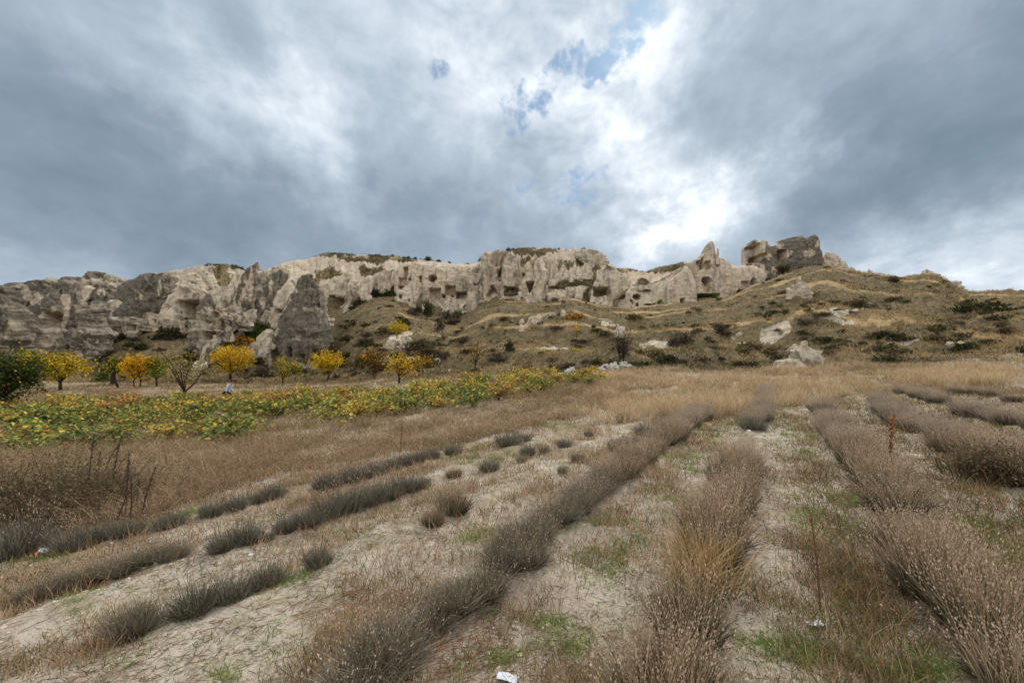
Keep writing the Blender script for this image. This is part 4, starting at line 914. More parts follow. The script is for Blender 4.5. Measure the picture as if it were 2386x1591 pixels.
# ------------------------------------------------------------------ trees
def tree(name, label, u, Y, vb, box, fork, leafn, lsize, cols, wts=None, limbs=7, sub=7, r0=None, fill=0.35, lean=0.0, cat='tree', barecol=(0.06, 0.046, 0.036), group=None, stems=1):
    """u, vb: foot in the photo; box: crown u0,v0,u1,v1; fork: pixel row where the trunk divides"""
    x, y, z = gY(u, Y)
    m = Y / F
    u0, v0, u1, v1 = box
    C = np.array([(0.5 * (u0 + u1) - u) * m, 0, (vb - 0.5 * (v0 + v1)) * m])
    R = np.array([0.5 * (u1 - u0) * m, 0.45 * (u1 - u0) * m, 0.5 * (v1 - v0) * m])
    H = (vb - v0) * m
    fz = (vb - fork) * m
    r0 = r0 or 0.035 * H
    gt, gl = Geo(), Geo()
    anchors = []
    for st in range(stems):
        off = np.array([(st - (stems - 1) / 2) * 0.25, rng.normal() * .1, 0]) if stems > 1 else np.zeros(3)
        fk = np.array([lean * fz, 0, fz]) + off * 1.6
        p = curve(off + [0, 0, -.25], fk, 6, 0, 0.04)
        tube(gt, p, np.linspace(r0 * 1.25, r0 * .75, 6) / stems ** .5, 7, barecol)
        for i in range(limbs):
            a = 2 * math.pi * (i + rng.random() * .6) / limbs
            el = rng.uniform(0.05, 1.0)
            tgt = C + R * np.array([math.cos(a) * math.cos(el * 1.35), math.sin(a) * math.cos(el * 1.35), math.sin(el * 1.35) * 1.0 - 0.05]) * rng.uniform(.45, 1.22)
            lp = curve(fk - [0, 0, rng.uniform(0, .15) * fz], tgt, 8, rng.uniform(-.06, .05), .05)
            tube(gt, lp, np.linspace(r0 * .5, r0 * .09, 8), 5, barecol)
            anchors.append(lp[4:])
            for j in range(sub):
                b = lp[rng.integers(2, 8)]
                q = C + R * unit(rng.normal(size=3)) * rng.uniform(.5, 1.15)
                q = b + (q - b) * min(1.0, 0.75 * R.mean() / max(np.linalg.norm(q - b), 1e-3))
                q[2] = max(q[2], C[2] - R[2] * 1.0)
                sp = curve(b, q, 5, .04, .07)
                tube(gt, sp, np.linspace(r0 * .16, r0 * .04, 5), 3, barecol)
                anchors.append(sp[1:])
                for k in range(2):
                    e = sp[rng.integers(2, 5)]
                    tw = curve(e, e + rng.normal(size=3) * R.mean() * .22 + [0, 0, .1 * R[2]], 3, 0, .05)
                    tube(gt, tw, np.linspace(r0 * .06, r0 * .025, 3), 3, barecol)
                    anchors.append(tw)
    A = np.concatenate(anchors)
    leafn = int(leafn * 1.05); lsize = lsize * .80
    nf = int(leafn * fill * .6); na = leafn - nf
    pts = A[rng.integers(0, len(A), na)] + rng.normal(size=(na, 3)) * R.mean() * .085
    if nf:
        q = unit(rng.normal(size=(nf * 4, 3))) * rng.random((nf * 4, 1)) ** .4
        keep = fbm(q * 2.4 + rng.random(3) * 9, 2, 3) > 0.12
        q = q[keep][:nf]
        pts = np.concatenate([pts, C + q * R])
    col = pal(len(pts), cols, wts)
    patch = fbm(pts / (R.mean() * .6) + 5, 2, 8)[:, None]
    col = col * (1 + .25 * patch)
    leaves(gl, pts, lsize * rng.uniform(.7, 1.3, len(pts)), np.clip(col, .005, .9))
    t = thing(name, (x, y, z), label, cat, group)
    obj('trunk', gt.mesh('trunk', DRY, True), t)
    obj('crown', gl.mesh('crown', PLANT), t)
    return t

def build_trees():
    tree('autumn_tree', 'low spreading orange-green tree in front of the layered outcrop', 140, 44, 905, (72, 812, 212, 884), 884, 3600, .17, [ORG, YEL, LIME, GRN], [2.6, 3, 2.4, 2.2], 9, 7)
    tree('autumn_tree', 'stocky tree with green top and thick dark trunk', 264, 54, 893, (244, 822, 296, 874), 866, 1500, .17, [GRN, LIME, YEL, DGR], [4, 2, 1.5, 2], 6, 5, r0=.28)
    tree('autumn_tree', 'bright orange-yellow tree left of the round green tree', 319, 50, 902, (282, 822, 350, 886), 882, 2300, .17, [ORG, YEL], [4, 3], 7, 6, r0=.09, stems=2, fill=.25)
    tree('autumn_tree', 'round green tree with a forked trunk beside the orange-yellow tree', 364, 51, 898, (338, 825, 388, 884), 880, 1900, .16, [GRN, LIME, YEL], [4, 2, 1], 6, 5, r0=.12)
    tree('autumn_tree', 'nearly leafless dark tree with a straight trunk in the vineyard', 429, 29, 936, (352, 800, 515, 912), 904, 430, .10, [PALE, LIME, YEL], [2, 2, 1.5], 9, 6, r0=.105, fill=.0, barecol=(.085, .066, .052))
    tree('autumn_tree', 'vivid golden-orange tree left of the tall tower', 537, 62, 866, (492, 782, 592, 852), 848, 4200, .19, [ORG, YEL, LIME], [3.5, 4, 1.4], 9, 7)
    tree('autumn_tree', 'thin yellow-brown tree standing against the foot of the tower', 658, 52, 901, (624, 832, 708, 894), 886, 1250, .13, [YEL, RUST, LIME, GRN], [3, 1.5, 2, 2], 7, 7, r0=.09, fill=.15)
    tree('autumn_tree', 'green-yellow sapling in front of the lowest tower doorway', 688, 53, 893, (676, 848, 706, 886), 884, 650, .14, [LIME, GRN, YEL], [2, 3, 1], 4, 4, r0=.05)
    tree('autumn_tree', 'round golden-yellow tree with a bent trunk right of the tower', 763, 50, 905, (720, 830, 808, 892), 888, 3000, .16, [YEL, ORG, LIME, GRN], [5, 3, 1.5, .8], 8, 7, r0=.12, lean=.25)
    tree('autumn_tree', 'open yellow-leaved fruit tree among the yellow vines', 930, 37, 926, (886, 852, 992, 914), 912, 900, .13, [YEL, ORG, PALE], [4, 2, 1], 8, 7, r0=.12, fill=.12)
    tree('autumn_tree', 'brownish shrubby tree behind the open yellow fruit tree', 872, 46, 905, (838, 826, 912, 896), 890, 1500, .12, [RUST, BRN, LIME, YEL], [3, 3, 1.3, .8], 8, 8, r0=.09, fill=.2, stems=2)
    tree('autumn_tree', 'thin rusty-leaved shrub tree right of the yellow fruit tree', 985, 44, 892, (950, 838, 1020, 884), 880, 800, .11, [RUST, YEL, BRN], [2, 2, 2], 6, 6, r0=.06, fill=.15)
    tree('bare_tree', 'small dark twiggy tree above the yellow vines', 1108, 41.5, 880, (1080, 806, 1142, 868), 860, 260, .10, [ORG, RUST, YEL], None, 8, 8, r0=.085, fill=0)
    tree('bare_tree', 'grey leafless bush above the stone heap', 1449, 36, 856, (1402, 764, 1492, 850), 842, 260, .07, [(.20, .17, .12), LIME], [3, 1], 10, 9, r0=.085, fill=0, barecol=(.065, .053, .044), stems=2)
    tree('hill_tree', 'dark little tree on the hill beside the ruin', 1824, 112, 662, (1802, 628, 1848, 652), 648, 1100, .26, [(.07, .06, .028), (.10, .09, .035), BRN], None, 6, 6, r0=.22)
    tree('hill_tree', 'dark green bush against the foot of the ruin wall', 1790, 111, 655, (1780, 636, 1800, 654), 652, 500, .26, [DGR, (.06, .07, .03)], None, 5, 4, r0=.1)
    tree('dark_tree', 'dark green leafy tree at the left edge of the vineyard', 8, 25, 955, (-90, 820, 92, 945), 925, 5200, .14, [DGR, (.06, .085, .02), (.07, .085, .02), YEL], [4, 3, 3, .3], 9, 8, r0=.13, fill=.5)
    tree('autumn_tree', 'yellow-green sapling between the dark tree and the outcrop', 56, 46, 905, (34, 812, 80, 880), 880, 1300, .16, [YEL, LIME, GRN], [3, 2, 3], 6, 5, r0=.08)
    tree('autumn_tree', 'young yellow tree growing below the white scar', 925, 62, 848, (902, 800, 956, 842), 836, 1100, .17, [YEL, ORG, GRN], [3, 1.5, 2], 6, 5, r0=.08)
    tree('autumn_tree', 'small green fig bush sprouting beside the pitted white saddle', 1537, 103, 712, (1526, 695, 1550, 710), 708, 300, .30, [(.22, .30, .05), GRN], None, 5, 3, r0=.06)
    tree('autumn_tree', 'green sprig growing in the wide black cave mouth', 1665, 106, 697, (1657, 682, 1675, 695), 694, 120, .28, [GRN, (.12, .2, .04)], None, 4, 2, r0=.05)
    tree('autumn_tree', 'thin yellowing sapling on the terraced slope', 1343, 52, 808, (1330, 775, 1358, 800), 798, 130, .12, [ORG, YEL], None, 5, 4, r0=.05, fill=0)
    # a dead bent stump in the straw
    x, y, z = gY(274, 47)
    g = Geo(); tube(g, [(0.05, 0, -.3), (.02, 0, .2), (-.05, 0, .5), (-.2, 0, .72), (-.28, 0, .75)], [.14, .13, .12, .10, .04], 7, (.03, .024, .02))
    for a in range(3): tube(g, curve((-.2, 0, .7), (-.2 + .2 * (a - 1), .05, .95), 4), [.04, .03, .02, .01], 4, (.03, .024, .02))
    obj('tree_stump', g.mesh('tree_stump', DRY, True), loc=(x, y, z), label='short bent black stump in the straw behind the vines', cat='stump')
build_trees()

# ------------------------------------------------------------------ scrub on the slopes
def shrub_mesh(kind, sd):
    g = Geo()
    cols = dict(twig=[(.115, .085, .06), (.075, .056, .042), (.16, .12, .08)], dark=[DGR, (.05, .055, .022), (.075, .06, .03)], green=[GRN, (.13, .15, .035), DGR],
                olive=[(.12, .105, .04), (.17, .13, .06), (.07, .065, .03)], rust=[RUST, BRN, ORG], yellow=[YEL, LIME, ORG, GRN])[kind]
    n = 60
    a = rng.uniform(0, 2 * math.pi, n); e = rng.uniform(.25, 1.5, n)
    d = np.stack([np.cos(a) * np.cos(e), np.sin(a) * np.cos(e), np.sin(e)], -1)
    ribbons(g, np.zeros((n, 3)) + [0, 0, -.1], d, rng.uniform(.7, 1.25, n), .05, np.zeros((n, 3)), (.05, .04, .03), (.08, .06, .045))
    N = 420
    q = unit(rng.normal(size=(N, 3))); q[:, 2] = np.abs(q[:, 2])
    q = q * rng.random((N, 1)) ** .33
    q = q * (1 + .35 * fbm(q * 1.8 + sd * 3.3, 2, sd))[:, None]
    q[:, 2] *= .85
    leaves(g, q, rng.uniform(.10, .20, N) if kind != 'twig' else rng.uniform(.05, .12, N), pal(N, cols, None, .25), .2, 1.6 if kind != 'twig' else 3.5)
    return g.mesh('shrub', PLANT)
SHRUB = {k: [shrub_mesh(k, i) for i in range(2)] for k in ('twig', 'dark', 'green', 'olive', 'rust', 'yellow')}
def shrub(kind, p, rx, rz, label, group=None, name='shrub'):
    o = obj(name, SHRUB[kind][rng.integers(2)], loc=p, label=label, cat='shrub', group=group)
    o.rotation_euler = (0, 0, rng.uniform(0, 6.28)); o.scale = (rx, rx * .9, rz)
    return o
def shrub_px(kind, u, v, w, h, label, group=None, Y=None):
    x, y, z = gp(u, v) if Y is None else gY(u, Y)
    m = y / F
    return shrub(kind, (x, y + .2 * w * m, z - .1 * h * m), .5 * w * m, h * m, label, group)
def build_shrubs():
    for a in [('dark', 412, 768, 60, 52, 'dark green bush under the pale pyramid recess'), ('dark', 380, 790, 70, 40, 'dark bramble heap left of the boulder pile'), ('dark', 250, 785, 60, 40, 'dark shrub right of the layered outcrop'),
              ('twig', 262, 800, 50, 34, 'purplish twiggy shrub below the square cave doorway'), ('dark', 60, 790, 70, 70, 'dark shrubbery filling the gap behind the left wall'), ('olive', 225, 722, 30, 16, 'small olive shrub on the pale shelf'),
              ('green', 607, 780, 58, 40, 'bright green bush on the slope left of the tower'), ('green', 578, 786, 40, 28, 'low green bush beside the bright green one'), ('rust', 560, 800, 50, 28, 'rusty shrub behind the golden tree'),
              ('twig', 600, 880, 70, 30, 'brown twiggy thicket right of the golden tree'), ('twig', 570, 872, 46, 22, 'low brown thicket at the foot of the golden tree'),
              ('dark', 800, 852, 44, 40, 'dark green shrub right of the golden-yellow tree'), ('olive', 838, 850, 52, 34, 'olive shrub behind the brownish tree'), ('rust', 850, 838, 44, 22, 'rust-tipped shrub above the brownish tree'),
              ('dark', 995, 735, 32, 48, 'tall dark green bush in the gully under the beige cliff'), ('dark', 972, 728, 22, 20, 'small dark bush left of the gully bush'), ('twig', 1040, 745, 44, 34, 'brown bush in front of the pointed flake'), ('olive', 1065, 742, 40, 28, 'olive bush by the arched black opening'),
              ('twig', 1025, 768, 26, 34, 'dark brown bush on the gully bank'), ('dark', 870, 695, 44, 30, 'dark brambles under the fluted cream flow'), ('dark', 835, 712, 36, 26, 'dark brambles right of the gully boulder'), ('dark', 905, 690, 40, 22, 'dark scrub at the foot of the carved cliff'),
              ('twig', 1020, 838, 52, 34, 'round grey-brown bush on the lower slope'), ('twig', 1040, 835, 30, 26, 'smaller bush touching the round grey-brown bush'), ('dark', 1187, 818, 30, 34, 'dark green bush at the end of the terrace'), ('twig', 1160, 838, 60, 26, 'low thicket under the terrace edge'),
              ('twig', 1600, 800, 60, 38, 'grey twiggy bush in the middle of the right slope'), ('twig', 1570, 806, 34, 24, 'small grey bush left of the twiggy bush'), ('twig', 1680, 775, 50, 30, 'brown bush left of the big bare patch'), ('dark', 1560, 846, 70, 26, 'dark thicket on the bank above the dry grass'),
              ('dark', 1935, 800, 60, 22, 'dark scrub on the bank right of the broken rock'), ('dark', 2080, 845, 80, 24, 'dark overgrown bank at the far right'), ('dark', 2310, 728, 120, 38, 'wide dark green bush on the right skyline'), ('dark', 2260, 726, 60, 26, 'dark bush left of the wide right-hand bush'),
              ('twig', 2085, 652, 50, 14, 'wiry bush on the right ridge'), ('dark', 2270, 812, 60, 20, 'dark bank shrub beside the two white stones'), ('rust', 1345, 740, 60, 16, 'rusty scrub below the small free-standing cone'), ('olive', 1480, 745, 44, 20, 'olive scrub above the eroded bank'),
              ('yellow', 1275, 822, 50, 10, 'yellow-green patch of scrub on the terrace'), ('yellow', 1345, 820, 44, 12, 'yellow scrub near the thin sapling'), ('twig', 1556, 706, 22, 16, 'pinkish bush at the foot of the stained cliff'), ('dark', 440, 838, 50, 34, 'dark green bush behind the bare tree'), ('dark', 480, 835, 40, 26, 'green bush under the boulder pile'),
              ('dark', 225, 842, 50, 20, 'dark hollow scrub right of the orange-green tree'), ('green', 232, 890, 36, 32, 'dark green bush left of the stocky tree')]:
        shrub_px(*a)
    # along the skyline
    for k_, (u, v, w, h) in enumerate([(490, 620, 26, 12), (505, 621, 20, 9), (524, 622, 24, 9), (545, 628, 24, 16), (562, 632, 20, 14), (820, 592, 10, 7), (876, 598, 10, 9), (884, 597, 12, 10), (914, 601, 18, 12), (928, 602, 16, 9), (942, 603, 16, 9), (952, 604, 14, 11), (968, 605, 12, 11), (980, 606, 10, 7), (997, 607, 20, 14), (1023, 611, 14, 9), (1046, 615, 10, 9), (1090, 616, 12, 7), (1122, 610, 18, 14), (1185, 584, 16, 12), (1196, 582, 12, 9), (1284, 580, 6, 4), (1302, 580, 9, 9), (1496, 634, 10, 7), (1420, 616, 6, 6), (1590, 614, 12, 6), (2110, 648, 20, 9), (2330, 684, 20, 8)]):
        Y = float(base_Y(u) + top_dY(u) + 1)
        x = (u - CX) / F * Y
        z = min(float(zt(np.array([x]), np.array([Y]))[0]), (HV - v) / F * Y)
        shrub('dark' if h > 8 else 'twig', (x, Y, z - .2), .5 * w * Y / F, h * Y / F, (('low ' if h < 9 else 'dark ') + 'bush, ' + ORD[k_] + ' one along the skyline counting along the ridge'), 'bushes along the skyline')
    # many low cushions over the grassy slopes
    n = 0
    while n < 115:
        u = rng.uniform(-40, 2420); v = rng.uniform(640, 872)
        if v < base_v(u) + 5 or v > foot_v(u) - 4: continue
        if u < 700 and rng.random() < .4: continue
        x, y, z = gp(u, v)
        k = rng.choice(['twig', 'olive', 'dark', 'olive', 'green'], p=[.42, .24, .2, .12, .02])
        r = rng.uniform(.4, 1.3) * (1.3 if u < 1100 else 1)
        shrub(k, (x, y, z - .1), r, r * rng.uniform(.35, .7), {'twig': 'low brown twiggy scrub on the slope', 'olive': 'low olive scrub on the slope', 'dark': 'low dark green scrub on the slope', 'green': 'low fresh green scrub on the slope'}[k] + (' just under the cliffs' if v < base_v(u) + 35 else ' close above the field' if v > foot_v(u) - 45 else ' halfway up') + (', left of the tower' if u < 690 else ', right of the tower' if u < 1000 else ', below the square cave mouth' if u < 1440 else ', under the horned ruin' if u < 1780 else ', under the hilltop ruin' if u < 2000 else ', at the far right'), 'scrub scattered over the slopes')
        n += 1
    n = 0
    while n < 70:
        u = rng.uniform(215, 1100); v = rng.uniform(700, 868)
        if v < base_v(u) - 6 or v > foot_v(u) - 14 or (625 < u < 765): continue
        x, y, z = gp(u, v)
        k = rng.choice(['dark', 'twig', 'olive'], p=[.45, .35, .2]); r = rng.uniform(.9, 2.2)
        shrub(k, (x, y, z - .1), r, r * rng.uniform(.5, .9), {'twig': 'brown bush in the scrub belt under the left cliffs', 'olive': 'olive bush in the scrub belt under the left cliffs', 'dark': 'dark green bush in the scrub belt under the left cliffs'}[k] + (' near the layered outcrop' if u < 400 else ' around the boulder pile' if u < 625 else ' just right of the tower' if u < 900 else ' by the gully'), 'scrub belt below the left cliffs')
        n += 1
build_shrubs()

# ------------------------------------------------------------------ vineyard
def vine_meshes(cols, wts, sd):
    gt, gl = Geo(), Geo()
    tube(gt, curve((0, 0, -.15), (rng.normal() * .06, rng.normal() * .06, .28), 5, 0, .08), [.075, .06, .05, .05, .06], 6, (.035, .027, .021))
    P = []
    for i in range(14):
        a = rng.uniform(0, 6.28); L = rng.uniform(.5, 1.25)
        c = curve((0, 0, .26), (math.cos(a) * L, math.sin(a) * L, rng.uniform(.0, .7)), 7, rng.uniform(.1, .38), .06)
        tube(gt, c, np.linspace(.016, .006, 7), 3, (.09, .05, .03)); P.append(c)
    P = np.concatenate(P); N = 430
    c = P[rng.integers(0, len(P), N)] + rng.normal(size=(N, 3)) * [.11, .11, .10]; c[:, 2] = np.maximum(c[:, 2], .04)
    col = pal(N, cols, wts, .22) * (1 + .25 * fbm(c * 3 + sd, 2, sd))[:, None]
    leaves(gl, c, rng.uniform(.08, .155, N), np.clip(col, .005, .9), .7, 1.15)
    return gt.mesh('vine_trunk', DRY, True), gl.mesh('vine_leaves', PLANT)
VGR = (0.145, 0.21, 0.065); VYE = (.72, .47, .08); VOR = (.64, .33, .07); VLI = (.40, .40, .09)
VK = {'green': ([VGR, (.23, .30, .10), VLI, (.10, .15, .05), VYE, (.34, .17, .07)], [4, 2.6, 1.6, 2.2, 1.0, 1.1]), 'yellow': ([VYE, VLI, (.72, .53, .15), VOR, VGR, (.36, .2, .08)], [4, 3, 3.5, 1.0, 1.4, .8]), 'rust': ([(.42, .20, .08), VOR, (.28, .17, .08), VLI, VGR, (.55, .38, .16)], [3, 2, 2, 1.6, 1.4, 1.5]), 'mixed': ([VGR, VLI, VYE, (.38, .19, .07), (.24, .29, .11)], [3, 3, 2, 1.8, 2])}
VINE = {k: [vine_meshes(*VK[k], i) for i in range(3)] for k in VK}
def inpoly(u, v, poly):
    u = np.asarray(u, float); v = np.asarray(v, float); r = np.zeros(u.shape, bool); n = len(poly)
    for i in range(n):
        (a, b), (c, d) = poly[i], poly[(i + 1) % n]
        hit = ((b > v) != (d > v)) & (u < (c - a) * (v - b) / ((d - b) + 1e-12) + a)
        r ^= hit
    return r
VINEPOLY = [(-60, 1060), (120, 1052), (300, 1035), (520, 1022), (760, 1002), (900, 985), (1010, 962), (1130, 940), (1260, 912), (1380, 886), (1430, 872), (1330, 874), (1180, 884), (1000, 900), (900, 912), (780, 918), (620, 925), (430, 930), (250, 942), (60, 950), (-60, 955)]
def build_vines():
    cand = []
    for i in range(-40, 60):
        for j in range(0, 40):
            y = 10.5 + j * 1.6 + rng.normal() * .22; x = i * 1.5 + (j % 2) * .4 + rng.normal() * .22 - y * .12
            cand.append((x, y))
    c = np.array(cand); z = zt(c[:, 0], c[:, 1]); u, v = proj(np.stack([c[:, 0], c[:, 1], z], -1))
    nv = n2(c[:, 0], c[:, 1], 2.6, 3, 62)
    ok = inpoly(u + 14 * nv, v + 16 * nv, VINEPOLY) & (nv < .50) & (rng.random(len(c)) > .14)
    c, z, u, v = c[ok], z[ok], u[ok], v[ok]
    ex = np.array([((uu_ - CX) / F * yy_, yy_) for uu_, yy_ in ((498, 26.2), (522, 25.9), (546, 26.3), (570, 26.0), (510, 24.8), (536, 24.6), (562, 24.9))])
    ez = zt(ex[:, 0], ex[:, 1]); eu, ev = proj(np.stack([ex[:, 0], ex[:, 1], ez], -1))
    c, z, u, v = np.concatenate([c, ex]), np.concatenate([z, ez]), np.concatenate([u, eu]), np.concatenate([v, ev])
    o_ = np.argsort(c[:, 1])[:292]
    words = {'green': 'green-leaved grapevine in the vineyard', 'yellow': 'yellow-leaved grapevine in the vineyard', 'rust': 'rusty brown-leaved grapevine in the vineyard', 'mixed': 'green and rusty grapevine'}
    for q in o_:
        uu, vv = u[q], v[q]
        nz = float(n2(np.array([c[q, 0]]), np.array([c[q, 1]]), 4, 2, 60)[0])
        if uu > 820: w = [1.2 + (vv > 925) * 2, 5, .5, 2]
        elif vv > 985 or (450 < uu < 800 and vv > 955): w = [5, .5, .5, 2.0]
        elif vv > 950: w = [3, 1.2 + (nz > .2) * 2, 1.5, 3]
        else: w = [.6, 1.4, 4, 2]
        k = rng.choice(['green', 'yellow', 'rust', 'mixed'], p=np.array(w) / sum(w))
        tm, lm = VINE[k][rng.integers(3)]
        place = ('in the front rows' if vv > 990 else 'in the middle rows' if vv > 945 else 'in the back rows') + (' at the far left' if uu < 260 else ' left of the bare tree' if uu < 430 else ' below the tower' if uu < 820 else ' below the yellow fruit tree' if uu < 1080 else ' at the right end')
        t = thing('grapevine', (c[q, 0], c[q, 1], z[q]), words[k].replace(' in the vineyard', '') + ' ' + place.replace(' rows', ' vineyard rows'), 'grapevine', 'grapevines in the vineyard')
        t.rotation_euler = (0, 0, rng.uniform(0, 6.28)); s = rng.uniform(.68, 1.18); t.scale = (s, s, s * rng.uniform(.7, 1.1))
        obj('vine_trunk', tm, t); obj('vine_leaves', lm, t)
    print('vines', len(o_), 'of', len(c))
build_vines()

# ------------------------------------------------------------------ lavender
def lavender_meshes(kind, sd):
    gf, gs = Geo(), Geo()
    tall = kind in ('tall', 'faded')
    R = .30 if tall else .27
    hs = (.17, .27) if kind == 'tall' else ((.15, .25) if kind == 'faded' else (.16, .24))
    gc = [(.31, .27, .205), (.21, .185, .14), (.43, .38, .30), (.22, .20, .125)]
    fol = {'grey': gc, 'tall': [(.165, .15, .10), (.11, .10, .068), (.24, .21, .155)], 'faded': [(.21, .175, .135), (.13, .115, .09), (.28, .23, .185)], 'cushion': [(.28, .255, .20), (.19, .172, .135), (.40, .365, .30), (.21, .195, .125)]}[kind]
    def cushion(N, lo, hi, g, w, cols, out=1.0, two=True, nz=.16):
        r = R * .62 * np.sqrt(rng.random(N)); a = rng.uniform(0, 6.28, N)
        b = np.stack([np.cos(a) * r, np.sin(a) * r, np.full(N, -.02)], -1)
        d = np.stack([np.cos(a) * r / R * out, np.sin(a) * r / R * out, np.full(N, 1.0)], -1) + rng.normal(size=(N, 3)) * nz * np.where(rng.random((N, 1)) < .12, 2.6, 1.0)
        L = rng.uniform(lo, hi, N) * (1.08 - .25 * (r / R) ** 2)
        c = pal(N, cols, None, .2)
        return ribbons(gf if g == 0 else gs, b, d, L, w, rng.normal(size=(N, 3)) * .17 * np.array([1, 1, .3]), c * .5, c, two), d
    if kind == 'grey':
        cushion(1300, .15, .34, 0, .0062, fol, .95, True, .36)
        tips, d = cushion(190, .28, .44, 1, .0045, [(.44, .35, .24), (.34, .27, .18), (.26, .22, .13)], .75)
    elif kind == 'cushion':
        cushion(900, .11, .26, 0, .0062, fol, 1.2, True, .40)
        tips, d = cushion(90, .26, .40, 1, .005, [(.2, .165, .12), (.15, .13, .09)], 1.2)
    else:
        cushion(900, .10, .27, 0, .0085, fol, .8, True, .2)
        n = 360
        sc = [(.50, .365, .235), (.40, .29, .18), (.58, .43, .29), (.26, .22, .12)] if kind == 'tall' else [(.47, .365, .265), (.37, .29, .21), (.56, .445, .335)]
        tips, d = cushion(n, hs[0] + .12, hs[1] + .20, 1, .0052, sc, .62)
    n = len(tips); ax = unit(d + rng.normal(size=d.shape) * .15)
    hc = [(.58, .44, .32), (.46, .34, .245), (.68, .53, .41)] if kind != 'faded' else [(.57, .465, .36), (.46, .37, .28)]
    for q in range(2):
        leaves(gs, tips - ax * .010, .0085, pal(n, hc, None, .2), .1, 2.6, ax)
    if tall: leaves(gs, tips - ax * .045, .0065, pal(n, hc, None, .2), .1, 1.8, ax)
    return gf.mesh('foliage', DRY), gs.mesh('flower_stalks', DRY)
LAV = {k: [lavender_meshes(k, i) for i in range(4)] for k in ('tall', 'faded', 'cushion', 'grey')}
ROW = np.array([math.sin(math.radians(33.8)), math.cos(math.radians(33.8))]); PERP = np.array([ROW[1], -ROW[0]])
def lav(kind, x, y, s, label, group, hs=1.0):
    z = float(zt(np.array([x]), np.array([y]))[0])
    fm, sm = LAV[kind][rng.integers(4)]
    t = thing('lavender_bush', (x, y, z), label, 'lavender bush', group)
    t.rotation_euler = (rng.normal() * .05, rng.normal() * .05, rng.uniform(0, 6.28)); t.scale = (s * rng.uniform(.85, 1.22), s * rng.uniform(.85, 1.22), s * hs * rng.uniform(.85, 1.15))
    f = obj('foliage', fm, t); st = obj('flower_stalks', sm, t)
    st['kind'] = 'stuff'
    return t
LAVPOS = []
def lav_row(d, s0, s1, step, kind, size, label, group, hs=1.0, jit=.06, skip=0.0):
    s = s0; n = 0
    while s < s1:
        p = PERP * d + ROW * s + rng.normal(size=2) * jit
        if rng.random() >= skip:
            k = kind if isinstance(kind, str) else kind(s)
            LAVPOS.append(p); lav(k, p[0], p[1], size * .84 * rng.uniform(.78, 1.2), ORD[n] + ' ' + label, group, hs * rng.uniform(.85, 1.12)); n += 1
        s += step * rng.uniform(.9, 1.12)
def lav_px(lst, kind, label, group, hs=1.0):
    for n, (u, v, w) in enumerate(sorted(lst)):
        x, y, z = gp(u, v)
        y2 = y + .5 * w * y / F * .6
        LAVPOS.append(np.array([x, y2])); lav(kind, x * y2 / y, y2, w * y / F / (.46 if kind == 'cushion' else .62), (ORD[n] + ' ' if len(lst) > 1 else '') + label, group, hs * (1.5 if kind == 'cushion' else 1.0))
